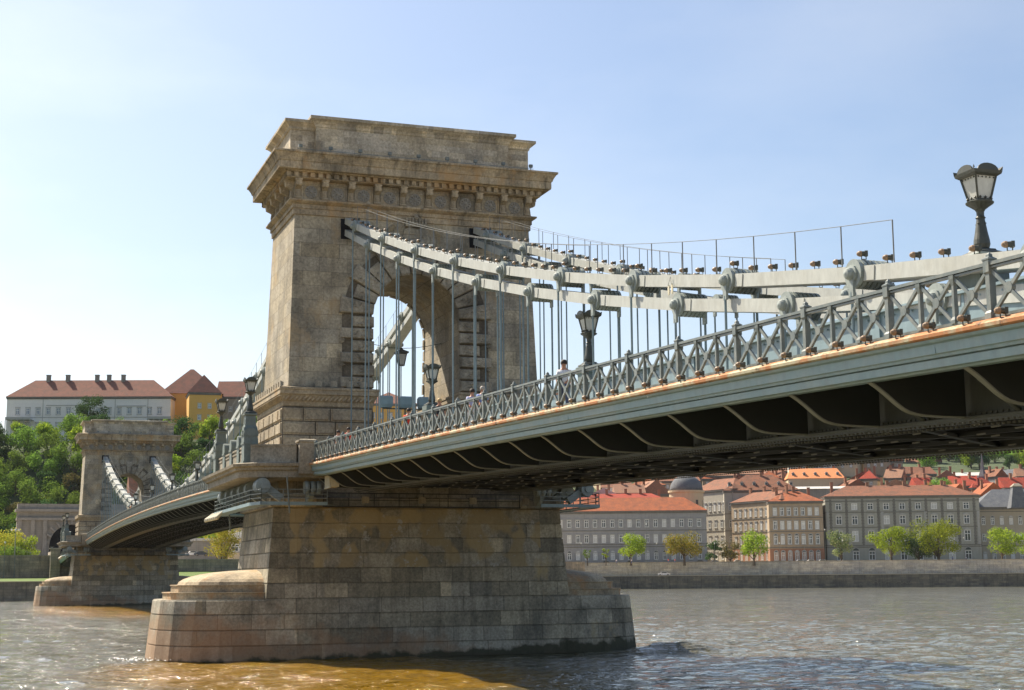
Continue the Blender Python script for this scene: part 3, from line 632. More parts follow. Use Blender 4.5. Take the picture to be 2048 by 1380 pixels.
# maintenance gallery running round the pier head
def gallery():
    t = thing('maintenance_gallery', 'blue-grey steel inspection gallery with thin rails round the near pier head', 'gallery', (0, 0, 0))
    path = [(-8.9, 6.9), (-8.9, 10.9), (-7, 11.3), (7.5, 11.3), (9.0, 10.9), (9.0, 6.9)]
    for sg in (-1, 1):
        g = MB()
        for (x0, y0), (x1, y1) in zip(path, path[1:]):
            g.bar((x0, sg * y0, 9.38), (x1, sg * y1, 9.38), .12, .2)
            inn = .9
            g.add([(x0, sg * y0, 9.32), (x1, sg * y1, 9.32), (x1 * .9, sg * (y1 - inn), 9.32), (x0 * .9, sg * (y0 - inn), 9.32)], [(0, 1, 2, 3)])
        g.build('walkway', M_GIRD, t)
        g = MB()
        for (x0, y0), (x1, y1) in zip(path, path[1:]):
            for z in (9.7, 9.95, 10.22): g.bar((x0, sg * y0, z), (x1, sg * y1, z), .04, .05)
            L = math.hypot(x1 - x0, y1 - y0); n = max(1, round(L / 1.3))
            for i in range(n + 1):
                q = i / n; g.box(x0 + (x1 - x0) * q - .025, x0 + (x1 - x0) * q + .025, sg * (y0 + (y1 - y0) * q) - .025, sg * (y0 + (y1 - y0) * q) + .025, 9.3, 10.24)
        g.build('guard_rail', M_RAIL, t)
    for sx in (-1, 1):
        g = MB(); X = sx * 6.1
        for z in (9.75, 10.2): g.bar((X, -6.5, z), (X, 6.5, z), .04, .04)
        for i in range(9): g.box(X - .02, X + .02, -6.5 + i * 1.625 - .02, -6.5 + i * 1.625 + .02, 9.3, 10.22)
        g.bar((X, -6.5, 9.35), (X, 6.5, 9.35), .5, .06); g.build('guard_rail', M_UNDER, t)
    for i in range(6):
        x = -8.0 + i * .95; g = MB(); g.tube((x, -11.25, 9.45), (x + .12, -11.75, 8.95), .05, 10, .15); g.tube((x + .12, -11.75, 8.95), (x + .13, -11.85, 8.85), .15, 10, .06); g.build('pale_insulator', M_CREAM, t)  # white insulators drooping from the gallery edge
    g = MB(); g.tube((9.1, -9.2, 8.8), (9.1, -9.4, 11.0), .05); g.tube((-7, -10.2, 8.2), (-7, -10.4, 11), .06); g.build('drain_pipe', M_RAIL, t)
    return t
gal = gallery()
for i, y in enumerate((-7.4, -3.9, -.2, 3.2, 9.1)):
    pass

# ================================================================== DECK
def bz(x):
    if x < -8: return 13.2 - 0.000127 * (x + 101) ** 2
    if x < 8: return 12.0
    return 12.05 - 0.0185 * x - 0.00012 * x * x
PITCH = 3.59
def make_deck(name, label, x0, x1, loc_x, bx0, detail=True, rivets=True):
    t = wthing(name, label, 'bridge deck', (loc_x, 0, bz(loc_x)))
    n = int((x1 - x0) / PITCH) + 1; xs = [x0 + (x1 - x0) * i / n for i in range(n + 1)]
    def sweep(g, prof, sg):
        g.loft([[(x, sg * y, bz(x) + z) for y, z in prof] for x in xs])
    for sg in (-1, 1):
        g = MB(); sweep(g, [(7.3, -.015), (7.78, -.015), (7.80, -.06), (7.90, -.07), (7.96, -.12), (7.95, -.19), (7.88, -.23), (7.3, -.23)], sg); g.build('ledge', M_LEDGE, t)
        g = MB(); sweep(g, [(7.3, -.232), (7.90, -.232), (7.86, -.29), (7.78, -.32), (7.76, -.52), (7.72, -.54), (7.70, -.60), (7.60, -.61), (7.60, -.63), (7.66, -.635), (7.64, -.80), (7.56, -.82), (7.52, -.86), (7.3, -.86)], sg)
        for i in range(0, n, 6):     # cover joints
            x = xs[i] + 1.0; z = bz(x); ya, yb = sorted((sg * 7.7, sg * 7.778)); g.box(x, x + .03, ya, yb, z - .52, z - .33)
        g.build('fascia', M_FASC, t)
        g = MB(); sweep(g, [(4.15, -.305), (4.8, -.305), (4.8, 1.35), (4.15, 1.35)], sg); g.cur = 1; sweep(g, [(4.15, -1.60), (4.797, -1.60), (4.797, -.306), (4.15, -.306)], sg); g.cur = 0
        sweep(g, [(4.0, 1.352), (4.95, 1.352), (4.95, 1.42), (4.0, 1.42)], sg)
        for x in [bx0 + PITCH * i for i in range(int((x1 - bx0) / PITCH) + 1)]:
            z = bz(x); ya, yb = sorted((sg * 4.795, sg * 4.86)); g.box(x - .1, x + .1, ya, yb, z - .05, z + 1.35)
            if rivets:
                for k in range(8): g.box(x + .3 + k * .4, x + .345 + k * .4, ya, yb - .03 if sg > 0 else yb, bz(x + k * .4) + 1.2, bz(x + k * .4) + 1.245)
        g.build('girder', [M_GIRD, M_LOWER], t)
        g = MB(); sweep(g, [(4.0, -1.665), (5.0, -1.665), (5.0, -1.602), (4.0, -1.602)], sg)
        sweep(g, [(4.801, -1.60), (4.86, -1.60), (4.86, -1.5), (4.801, -1.5)], sg)
        if rivets:
            x = x0 + .1
            while x < x1 - .1:
                z = bz(x); 
                for yy, zz in ((4.9, -1.62), (4.9, -1.73), (4.1, -1.73), (4.87, -1.54)):
                    g.box(x - .03, x + .03, sg * yy - .03, sg * yy + .03, z + zz - .025, z + zz + .025)
                x += .2
        g.build('girder_flange', M_FLANGE, t)
        g = MB(); sweep(g, [(4.96, -.3), (7.3, -.3), (7.3, -.012), (4.96, -.012)], sg); g.build('footway', M_PAVE, t)
        # curved cantilever brackets under the footway
        bx = bx0; cnt = 0
        while bx < x1:
            z = bz(bx)
            S = lambda y: sg * y
            curve = [(7.5, -.86), (7.28, -.99), (7.08, -1.13), (6.9, -1.27), (6.75, -1.38), (6.62, -1.46), (6.49, -1.52), (6.3, -1.57), (6.08, -1.595), (5.6, -1.61), (4.9, -1.61)]
            g = MB(); poly = [(S(y), z + zz) for y, zz in curve] + [(S(4.9), z - .31), (S(7.5), z - .31)]
            g.cur = 0; g.prism(poly, 'x', bx - .012, bx + .012)
            g.cur = 1
            for (ya, za), (yb, zb) in zip(curve, curve[1:]):
                g.bar((bx, S(ya), z + za), (bx, S(yb), z + zb), .16, .035, (1, 0, 0) if False else (0, 0, 1))
            g.cur = 2; g.bar((bx - .1, S(7.1), z - 1.05), (bx - 1.6, S(4.95), z - 1.5), .10, .08)
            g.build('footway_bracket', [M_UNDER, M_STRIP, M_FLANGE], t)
            bx += PITCH; cnt += 1
    # web of cross beams, stringers and wind bracing between the girders
    g = MB(); sweep(g, [(-4.15, -.35), (4.15, -.35), (4.15, -.02), (-4.15, -.02)], 1); g.build('roadway', M_ROAD, t)
    bx = bx0
    while bx < x1:
        z = bz(bx); g = MB()
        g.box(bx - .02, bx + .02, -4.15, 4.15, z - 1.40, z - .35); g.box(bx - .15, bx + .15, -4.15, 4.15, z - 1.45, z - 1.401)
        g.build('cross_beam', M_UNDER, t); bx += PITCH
    g = MB()
    for y in (-3, -1.5, 0, 1.5, 3): sweep(g, [(y - .09, -.8), (y + .09, -.8), (y + .09, -.36), (y - .09, -.36)], 1)
    bx = bx0; k = 0
    while bx + 2 * PITCH < x1:
        for s_ in (-1, 1):
            a = (bx, -4.2 * s_, bz(bx) - 1.54); b_ = (bx + 2 * PITCH, 4.2 * s_, bz(bx + 2 * PITCH) - 1.54)
            g.bar(a, b_, .22, .1)
        for yy in (-2.1, 0.0, 2.1): g.bar((bx, yy, bz(bx) - 1.5), (bx + 2 * PITCH, yy, bz(bx + 2 * PITCH) - 1.5), .12, .12)
        bx += 2 * PITCH
    g.cur = 1
    rnd = random.Random(3); bx = bx0
    while bx < x1 - 4:      # pale rivet plates on the bracing
        for k in range(10):
            y = -3.8 + k * .84; x = bx + rnd.random() * 1.2 + .6; g.box(x, x + .34, y - .025, y + .025, bz(x) - 1.61, bz(x) - 1.57)
        bx += PITCH
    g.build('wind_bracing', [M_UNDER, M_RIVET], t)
    return t
deck_n = make_deck('bridge_deck', 'near side span deck with rusty ledge and blue-grey fascia running out of frame at right', 7.6, 88.5, 8, 7.95)
deck_m = make_deck('bridge_deck', 'cambered deck of the main span between the two stone towers', -194.4, -7.6, -101, -192.6, rivets=False)
g = MB(); g.box(-8.8, 8.8, -4.1, 4.1, 11.4, 11.95); cr = g.build('tower_roadway', M_ROAD, tower)
g = MB(); 
for i in range(5): g.box(9.6 + i * .28, 9.72 + i * .28, -7.2, -7.14, 10.3, 11.0)
g.box(9.5, 10.9, -7.22, -7.1, 10.22, 10.3); g.box(9.55, 10.85, -7.12, -6.6, 10.3, 11.0); g.build('drain_box', M_CREAM, deck_n)

# ================================================================== RAILINGS
def make_railing(name, label, x0, nb, sg, fine=True):
    BAY = 3.6; y = sg * 7.62
    t = wthing(name, label, 'railing', (x0, y, bz(x0)))
    g = MB(); xs = [x0 + BAY * i for i in range(nb + 1)]
    H = 1.13
    for (a, wd, hh_) in ((H, .15, .07), (H - .075, .1, .04)):
        g.loft([[(x, y + s1 * wd / 2, bz(x) + a + s2 * hh_ / 2) for s1, s2 in ((-1, -1), (1, -1), (1, 1), (-1, 1))] for x in xs])
    g.loft([[(x, y + s1 * .05, bz(x) + .05 + s2 * .03) for s1, s2 in ((-1, -1), (1, -1), (1, 1), (-1, 1))] for x in xs])
    g.build('handrail', M_RAIL, t)
    for i in range(nb + 1):
        x = xs[i]; z = bz(x); g = MB()
        g.rect([(.10, .11, z), (.10, .11, z + .12), (.065, .075, z + .17), (.065, .075, z + .92), (.09, .10, z + .96), (.09, .10, z + 1.2), (.105, .11, z + 1.21), (.105, .11, z + 1.24), (.05, .05, z + 1.28), (.045, .045, z + 1.33), (.0, .0, z + 1.38)], x, y)
        g.build('rail_post', M_RAIL, t)
    n = 12 if fine else 8
    for i in range(nb):
        g = MB()
        for k in range(3):
            xa = xs[i] + k * 1.2; xb = xa + 1.2; za, zb = bz(xa), bz(xb); xm = (xa + xb) / 2; zm = (za + zb) / 2 + .57
            if fine:
                for o in (-.022, .022):
                    for (p, q) in (((xa + .03, za + .07), (xb - .03, zb + H - .1)), ((xa + .03, za + H - .1), (xb - .03, zb + .07))):
                        yy = y + o * 1.2
                        g.bar((p[0], yy, p[1]), (q[0], yy, q[1]), .03, .075 if o < 0 else .03, (0, 0, 1))
                g.lathe([(.075, -.05), (.115, -.05), (.125, 0), (.115, .05), (.075, .05)], n, (xm, y, zm), 'y')
                for a in range(4):
                    t_ = a * math.pi / 4 + .3; g.bar((xm - .09 * math.cos(t_), y, zm - .09 * math.sin(t_)), (xm + .09 * math.cos(t_), y, zm + .09 * math.sin(t_)), .05, .022, (0, 0, 1) if a != 2 else (1, 0, 0))
            else:
                g.bar((xa, y, za + .07), (xb, y, zb + H - .1), .04, .06); g.bar((xa, y, za + H - .1), (xb, y, zb + .07), .04, .06)
                g.lathe([(.12, -.04), (.12, .04)], n, (xm, y, zm), 'y')
            if k < 2:
                z = zb; g.rect([(.07, .08, z + .05), (.075, .08, z + .13), (.04, .05, z + .2), (.036, .045, z + .86), (.075, .075, z + 1.0), (.08, .08, z + 1.08)], xb, y)
        g.build('lattice_panel', M_RAIL, t)
    return t
rn = make_railing('bridge_railing', 'near side span left railing of lattice panels above the rusty ledge', 8.9, 22, -1)
make_railing('bridge_railing', 'railing on the far upstream edge of the near side span behind the chains', 8.9, 22, 1, False)
make_railing('bridge_railing', 'long left railing of the main span leading to the far tower', -193.7, 51, -1, False)
make_railing('bridge_railing', 'main span railing on the hidden upstream edge of the deck', -193.7, 51, 1, False)

# ================================================================== CHAINS
def zu_side(x): return 29.64 - 0.3664 * x + 0.001659 * x * x
def zu_main(x): return 14.6 + 0.001415 * (x + 101) ** 2
def make_chain(label, sg, main):
    yc = sg * 4.45
    if main:
        X0, X1 = -197.9, -4.1; zf = zu_main; half = 94 / 13.0
        P2 = 94.0 * 2 / 52
        nodes_all = [-7.0 - P2 * i for i in range(53)]
    else:
        X0, X1 = 4.1, 88; zf = zu_side; nodes_all = [7.05 + PITCH * i for i in range(23)]
    t = wthing('suspension_chain', label, 'chain', (nodes_all[0], yc, zf(nodes_all[0])))
    DZ = -.80
    up = nodes_all[0::2]; lo = nodes_all[1::2]
    def links(nodes, dz, ends):
        pts = [(x, zf(x) + dz) for x in nodes]
        pts = [(ends[0], zf(ends[0]) + dz + .02)] + pts + [(ends[1], zf(ends[1]) + dz)]
        for (xa, za), (xb, zb) in zip(pts, pts[1:]):
            if abs(xa - xb) < .3: continue
            g = MB(); d = Vector((xb - xa, 0, zb - za)).normalized()
            for yy, wd in ((yc, .80),):
                g.bar((xa, yy, za), (xb, yy, zb), wd, .41)
            for s_ in (-1, 1):    # splice plate seams
                g.bar(Vector((xa, yc + s_ * .40, za)) + d * .45, Vector((xa, yc + s_ * .40, za)) + d * .9, .05, .38)
            g.build('chain_link', M_CHAIN, t)
    ends = (X1, X0) if main else (X0, X1)
    links(up, 0, ends); links(lo, DZ, ends)
    for lst, dz in ((up, 0), (lo, DZ)):
        for x in lst:
            z = zf(x) + dz; g = MB()
            for k in range(7):
                a = yc - .45 + k * .15; g.lathe([(.1, -.05), (.40, -.05), (.40, .05), (.1, .05)], 18, (x, a, z), 'y')
            g.lathe([(.36, -.47), (.36, .47)], 16, (x, yc, z), 'y')
            for s_ in (-1, 1):
                prof = [(.24, 0), (.24, s_ * .07), (.17, s_ * .08), (.165, s_ * .16), (.12, s_ * .23), (.02, s_ * .26)]
                g.lathe(prof, 14, (x, yc + s_ * .49, z), 'y')
                ya, yb = sorted((yc + s_ * .50, yc + s_ * .58)); g.box(x - .11, x + .11, ya, yb, z - .62, z + .05)
            g.build('pin_joint', M_JOINT, t)
    for i, x in enumerate(nodes_all):
        z = zf(x) + (0 if i % 2 == 0 else DZ); zb = bz(x) + .1
        if z - .6 < zb: continue
        g = MB()
        for s_ in (-1, 1): g.tube((x, yc + s_ * .55, z - .5), (x, yc + s_ * .55, zb), .043, 8)
        g.build('hanger_rod', M_ROD, t)
    # hand lines above the chain
    g = MB(); xs = [X1 - 3 - 2.45 * i for i in range(78)] if main else [X0 + 3.3 + 2.45 * i for i in range(25)]
    for s_ in (-.34, .34):
        if s_ * sg < 0 and not main: xs = xs[:16]
        top = [(x, yc + s_, zf(x) + .24 + 1.12) for x in xs]
        for p, q in zip(top, top[1:]): g.tube(p, q, .011, 5)
        for p in top: g.tube((p[0], p[1], p[2] - 1.12), p, .02, 5)
    g.build('hand_line', M_LINE, t)
    return t
ch_nl = make_chain('double suspension chain of the near span on the left, sunlit cream links nearest the camera', -1, False)
ch_nr = make_chain('double suspension chain of the near span on the right, behind the left one', 1, False)
ch_ml = make_chain('left chain of the main span dropping beside the tower base to the far tower', -1, True)
ch_mr = make_chain('right chain of the main span seen diagonally through the near arch', 1, True)
# floodlights clamped on the chains and along the ledge
def floodlight_mesh(small=False):
    t = thing('floodlight', 'small brass floodlight clamped on the top of the near left chain', 'floodlight', (0, 0, 0), 0, 'floodlights along the near left chain')
    g = MB(); g.box(-.012, .012, -.09, -.06, 0, .2); g.box(-.012, .012, .06, .09, 0, .2); g.box(-.03, .03, -.09, .09, 0, .02); g.build('clamp', M_IRON, t)
    g = MB(); g.lathe([(.03, -.12), (.085, -.10), (.09, .02), (.10, .06)], 12, (0, 0, .2), 'y'); g.box(-.09, .09, .03, .13, .11, .29); g.build('housing', M_IRON, t)
    g = MB(); g.lathe([(.01, -.24), (.06, -.22), (.10, -.15), (.105, -.08), (.08, -.06)], 12, (0, 0, .2), 'y'); g.build('lens', M_LENS, t)
    return t
fl0 = floodlight_mesh(); first = True
for sg, lab, grp in ((-1, 'small brass floodlight clamped on the top of the near left chain', 'floodlights along the near left chain'), (1, 'small floodlight clamped on the top of the farther right chain', 'floodlights along the right chain')):
    for i in range(57):
        x = 5.8 + 1.2 * i; c = fl0 if first else copy_tree(fl0, None, lab, grp); first = False
        put(c, (x, sg * 4.45 - .2, zu_side(x) + (.235 if x > 7 else .15) + (.17 if min(abs(x - (7.05 + 2 * PITCH * k)) for k in range(11)) < .3 else 0)), R(-25), .8)
for i in range(64):
    x = 9.5 + 1.2 * i; c = copy_tree(fl0, None, 'small floodlight fixed on the rusty ledge at the foot of the near railing', 'floodlights along the rusty ledge')
    put(c, (x, -7.83, bz(x) - .06), R(-20), .72)

# ================================================================== LAMPS
def make_lamp(label):
    t = thing('street_lamp', label, 'lamp', (0, 0, 0))
    g = MB(); g.rect([(.36, .36, 0), (.34, .34, .05), (.24, .24, .1), (.22, .22, .14)])
    g.lathe([(.12, .12), (.17, .17), (.20, .27), (.19, .38), (.155, .55), (.115, .8), (.10, .9), (.125, .93), (.10, .96), (.09, 1.0), (.095, 1.08), (.13, 1.14), (.24, 1.22), (.33, 1.28), (.34, 1.31), (.30, 1.33), (.22, 1.35)], 20)
    for k in range(4):
        a = k * math.pi / 2 + .4; g.lathe([(.0, -.03), (.035, 0), (.0, .03)], 8, (.12 * math.cos(a), .12 * math.sin(a), .78))
    g.build('post', M_IRON, t)
    b0, b1, z0, z1 = .185, .30, 1.36, 1.95
    g = MB(); g.rect([(b0 + .03, b0 + .03, 1.33), (b0 + .03, b0 + .03, 1.38)])
    for sx in (-1, 1):
        for sy in (-1, 1): g.bar((sx * b0, sy * b0, z0), (sx * b1, sy * b1, z1), .045, .045)
    g.rect([(b1 + .02, b1 + .02, z1 - .02), (b1 + .09, b1 + .09, z1 + .03), (b1 + .11, b1 + .11, z1 + .1), (b1 + .05, b1 + .05, z1 + .11)])
    for k in range(4):      # scalloped crown plates and drop ornaments
        rot = Matrix.Rotation(k * math.pi / 2, 3, 'Z'); X = b1 + .07
        arc = [(-.30 * math.cos(math.pi * i / 8), z1 + .1 + .17 * math.sin(math.pi * i / 8)) for i in range(9)]
        g.loft([[rot @ Vector((X + o, u, z)) for u, z in arc] for o in (0, .03)])
        g.add([rot @ Vector((X + .03, X - .05, z1 + .1)), rot @ Vector((X + .05, X + .03, z1 + .1)), rot @ Vector((X + .06, X + .04, z1 + .2)), rot @ Vector((X - .04, X - .04, z1 + .16))], [(0, 1, 2, 3), (3, 2, 1, 0)])
        for j in range(5):
            u = -.22 + .11 * j; q = .97; g.lathe([(.0, -.03), (.022, 0), (.0, .03)], 6, tuple(rot @ Vector((b1 - .0, u, z1 - .06))))
        for j in range(3):
            u = -.15 + .15 * j; g.lathe([(.0, -.035), (.04, 0), (.0, .045)], 6, tuple(rot @ Vector((b0 + .05, u, 1.40))))
    g.build('lantern_frame', M_IRON, t)
    g = MB(); g.rect([(b0 - .012, b0 - .012, z0), (b1 - .015, b1 - .015, z1)]); g.build('lantern_glass', M_LAMPG, t)
    return t
lamp0 = make_lamp('black iron lamp with frosted lantern standing tall over the chain at right')
put(lamp0, (68.75, -4.0, 12.60), None, 1.0)
g = MB(); g.rect([(.42, .42, 10.0 - 12.62), (.42, .42, -.1), (.48, .48, -.06), (.4, .4, 0)]); g.build('pedestal', M_IRONG, lamp0)
def lamp_at(label, x, y, z, ped=0.0, grp=None):
    c = lamp0.copy(); C.objects.link(c); c['label'] = label
    if grp: c['group'] = grp
    for ch in lamp0.children:
        if ch.name.startswith('pedestal'): continue
        d = ch.copy(); C.objects.link(d); d.parent = c
    c.location = (x, y, z)
    if ped:
        g = MB(); g.rect([(.45, .45, -ped), (.45, .45, -ped + .1), (.36, .36, -ped + .15), (.36, .36, -.35), (.42, .42, -.3), (.42, .42, -.05), (.3, .3, 0)]); g.build('pedestal', M_IRONG, c)
    return c
lamp_at('iron lamp on a grey pedestal in mid near span, right of the white-shirted person', 43.7, -4.0, 13.25, 1.9)
lamp_at('tall iron lamp before the sunlit right jamb of the near arch', 21.5, -4.0, 14.1, 2.2)
lamp_at('iron lamp on the near corner pedestal of the tower balcony', 6.2, -11.2, 15.05)
lamp_at('iron lamp on the rear corner pedestal of the tower balcony', -5.6, -11.2, 15.05)
for i, x in enumerate((-40, -62, -84, -106, -128)):
    lamp_at('iron lamp on the main span, %s beyond the near tower' % ORD[i], x, -5.2, bz(x) + 2.0, 2.0, 'lamps along the main span')
for i, (x, y) in enumerate(((-195.8, -11.2), (-207.6, -11.2))):
    lamp_at('small distant lamp on the %s corner of the far tower balcony' % ('near', 'rear')[i], x, y, 15.05)
lamp_at('distant iron lamp at the bridgehead wall left of the far tower', -289, -9.6, 10.7, 1.2)
# lantern hung on a wire across the arch
t = wthing('hanging_lantern', 'dark lantern hung on a wire across the near arch opening', 'lantern', (0, 0, 19.3))
g = MB(); pts = [(0, -3 + 6 * i / 16, 20.95 - .45 * math.sin(math.pi * i / 16)) for i in range(17)]
for p, q in zip(pts, pts[1:]): g.tube(p, q, .02, 5)
g.build('wire', M_IRON, t)
g = MB(); g.rect([(.2, .2, 19.28), (.2, .2, 19.34)], 0, .15)
for sx in (-1, 1):
    for sy in (-1, 1): g.bar((sx * .17, .15 + sy * .17, 19.34), (sx * .3, .15 + sy * .3, 20.1), .05, .05)
g.rect([(.32, .32, 20.08), (.42, .42, 20.14), (.42, .42, 20.24), (.12, .12, 20.4), (.05, .05, 20.52)], 0, .15); g.build('lantern_frame', M_IRON, t)
g = MB(); g.rect([(.16, .16, 19.35), (.28, .28, 20.07)], 0, .15); g.build('lantern_glass', M_LAMPG, t)
# plinth floodlights and cluster lights
def spot(label, grp, x, y, z, rz=0, s=1.0, src=[None]):
    if src[0] is None:
        t = thing('spotlight', label, 'spotlight', (0, 0, 0), 0, grp)
        g = MB(); g.box(-.05, .05, -.2, .2, 0, .04); g.box(-.02, .02, -.2, -.17, 0, .3); g.box(-.02, .02, .17, .2, 0, .3); g.build('bracket', M_RAIL, t)
        g = MB(); g.add([(-.12, -.16, .12), (.1, -.22, .05), (.1, .22, .05), (-.12, .16, .12), (-.12, -.16, .34), (.1, -.22, .42), (.1, .22, .42), (-.12, .16, .34)], [(0, 1, 2, 3), (4, 5, 6, 7), (0, 1, 5, 4), (1, 2, 6, 5), (2, 3, 7, 6), (3, 0, 4, 7)]); g.build('housing', M_PARA, t)
        src[0] = t; c = t
    else: c = copy_tree(src[0], None, label, grp)
    return put(c, (x, y, z), rz, s)
for y in (-7.65, -6.65, -5.65, -4.6, -3.7, 4.6, 5.6, 6.6):
    spot('small grey spotlight on the plinth ledge at the foot of the near tower shaft', 'spotlights on the front plinth ledge', 4.82, y, 16.98)
for i in range(12):
    spot('small spotlight in the row on the sunlit side ledge of the near tower plinth', 'spotlights on the side plinth ledge', -4.4 + i * .8, -8.95, 16.95, R(-90))
for k, y in enumerate((-7.4, -3.9, -.2, 3.2, 6.8)):
    spot('pale floodlight under the deck on the near pier head, %s from the left' % ORD[k], 'floodlights on the pier head', 6.35, y, 9.5, 0, 1.1)
t = wthing('floodlight_bar', 'bar of three dark floodlights behind the hanger rods left of the arch', 'floodlight bar', (11, -3.2, 12.2))
g = MB(); g.tube((11, -2.6, 12), (11, -2.6, 15.05), .05); g.bar((11, -4.0, 15.05), (11, -1.2, 15.05), .07, .07); g.build('mast', M_IRON, t)
for y in (-3.8, -2.6, -1.4):
    g = MB(); g.rect([(.2, .33, 15.1), (.26, .38, 15.3), (.26, .38, 15.7), (.2, .33, 15.8)], 11, y); g.build('floodlight_head', M_GIRD, t)
t = wthing('slipper_pair', 'pair of old sandals hanging from the near left chain', 'sandals', (53.2, -4.92, 14.5))
for dx in (-.12, .14):
    g = MB(); g.loft([[(53.2 + dx + .07 * math.cos(a) * (1 if abs(math.sin(a)) < .9 else .6), y, 14.56 + .19 * math.sin(a)) for a in [k * math.pi / 5 for k in range(10)]] for y in (-4.90, -4.93)]); g.build('sandal', M_CREAM, t)
    g = MB(); g.tube((53.2 + dx, -4.94, 14.72), (53.2, -4.90, 15.0), .008, 4); g.build('cord', M_IRON, t)

# far copies: tower, side span beyond
far = copy_tree(tower, None, 'distant stone bridge tower in front of the wooded castle hill'); far.location = (-202, 0, 0)
gf = copy_tree(gal, None, 'steel inspection gallery round the far pier head'); gf.location = (-202, 0, 0)
def mirror(o, label):
    c = copy_tree(o, None, label); c.location = (-202 - o.location.x, o.location.y, o.location.z); c.scale = (-1, 1, 1); return c
mirror(deck_n, 'last side span deck beyond the far tower, meeting the castle bank')
mirror(rn, 'railing of the last side span beyond the far tower')
mirror(ch_nl, 'left chain beyond the far tower'); mirror(ch_nr, 'right chain beyond the far tower')
#@@PART2
# ================================================================== RIVER, BANKS, TERRAIN
def grade(a, b, step, lo, hi, lo1, hi1):
    """fine steps between a and b, slowly growing to lo1 / hi1, then fast to lo / hi"""
    def run(x, sign, mid, end):
        out = []; d = step
        while (end - x) * sign > 0:
            d *= 1.016 if (mid - x) * sign > 0 else 1.3
            x += d * sign; out.append(x)
        return out
    xs = [a]
    while xs[-1] < b: xs.append(xs[-1] + step)
    return run(a, -1, lo1, lo)[::-1] + xs + run(xs[-1], 1, hi1, hi)
gx = grade(-30, 62, 0.45, -2600, 1600, -440, 90); gy = grade(-22, 34, 0.45, -2100, 2700, -110, 440)
vs = []; nz = noise.noise
for x in gx:
    for y in gy:
        dd = max(-30 - x, x - 62, -22 - y, y - 34, 0); z = 0.0
        if dd < 500:
            f1 = max(0, 1 - dd / 90); f2 = max(0, 1 - dd / 260)
            z = .10 * nz((x * .12, y * .16, 5)) + .10 * nz((x * .05, y * .06, 8)) * (1 + dd / 250)
            if f2: z += f2 * .12 * nz((x * .35, y * .5, 0))
            if f1: z += f1 * (.07 * nz((x * .9 + 9, y * 1.1, 3)) + .035 * nz((x * 2.0, y * 1.8, 7)))
            d = math.hypot((x - 7.5) / 1.2, (y - 16.5) / 3.0); z += .5 * math.exp(-d * d) * (1 + .6 * nz((x * 2, y * 2, 1)))
            r_ = math.hypot(x, (y - 16.5)); z += .07 * math.sin(r_ * 1.9) * math.exp(-max(0, r_ - 5) / 9) * (1 if y > 12 and x > 2 else 0)
        vs.append((x, y, z))
ny = len(gy); fs = [(i * ny + j, (i + 1) * ny + j, (i + 1) * ny + j + 1, i * ny + j + 1) for i in range(len(gx) - 1) for j in range(ny - 1)]
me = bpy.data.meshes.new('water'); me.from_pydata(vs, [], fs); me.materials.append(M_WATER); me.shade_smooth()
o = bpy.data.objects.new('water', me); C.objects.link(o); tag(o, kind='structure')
def sheet(name, pts, mat, kind='structure'):
    g = MB(); g.add(pts, [tuple(range(len(pts)))]); o = g.build(name, mat); return tag(o, kind=kind)
BK = [(-268, -1400), (-268, 30), (-288, 66), (-394, 188), (-262, 437), (100, 1125)]
def off(P, d):
    """the bank line moved inland by d metres"""
    out = []
    for i, p in enumerate(P):
        ns = []
        for a, b_ in ((P[i - 1], P[i]) if i else (None, None), (P[i], P[i + 1]) if i < len(P) - 1 else (None, None)):
            if a is None: continue
            v = Vector((b_[0] - a[0], b_[1] - a[1])).normalized(); ns.append(Vector((-v.y, v.x)))
        n = sum(ns, Vector((0, 0))).normalized(); n = n / max(.4, n.dot(ns[0])); out.append((p[0] + n.x * d, p[1] + n.y * d))
    return out
IN = off(BK, 33)
sheet('quay', [(x, y, 4.45) for x, y in BK[2:]] + [(x, y, 4.45) for x, y in IN[2:]][::-1], G_EARTH)
sheet('lawn', [(-268.3, -1400, 4.35), (-268.3, 0, 4.35), (-300, 0, 5.3), (-300, -1400, 5.3)], G_GRASS)
sheet('lawn', [(-268.3, 0, 4.35), (-268.3, 30, 4.35), (-288, 66, 4.35), (-316, 62, 6.6), (-300, 30, 6.7), (-300, 0, 6.7)], G_GRASS)
LEFT = [(-300, -1400), (-300, 30), (-316, 62)]
up_pts = LEFT + IN[3:]
sheet('ground', [(x, y, 8.65) for x, y in up_pts] + [(100, 2700, 8.65), (-2600, 2700, 8.65), (-2600, -1400, 8.65)], G_EARTH)
sheet('near_bank', [(89, -600, 3.1), (600, -600, 3.1), (600, 900, 3.1), (89, 900, 3.1)], G_EARTH)
def wall(name, label, pts, z0, z1, th, mat, cope=True, cat='wall'):
    t = wthing(name, label, cat, (*pts[0], z0)); g = MB(); g2 = MB()
    for a, b_ in zip(pts, pts[1:]):
        v = Vector((b_[0] - a[0], b_[1] - a[1])).normalized(); n = Vector((-v.y, v.x)) * th
        g.loft([[(a[0], a[1], z), (b_[0], b_[1], z), (b_[0] + n.x, b_[1] + n.y, z), (a[0] + n.x, a[1] + n.y, z)] for z in (z0, z1)])
        e = .12; q = Vector((-v.y, v.x)) * e
        g2.loft([[(a[0] - q.x, a[1] - q.y, z), (b_[0] - q.x, b_[1] - q.y, z), (b_[0] + n.x, b_[1] + n.y, z), (a[0] + n.x, a[1] + n.y, z)] for z in (z1 + .002, z1 + .22)])
    g.build('wall', mat, t)
    if cope: g2.build('coping', M_COPE if cope == 1 else M_PARA, t)
    return t
wall('quay_wall', 'long lower river wall of the right bank with a bright coping', BK[2:], -1.5, 4.4, 1.6, M_QUAYD)
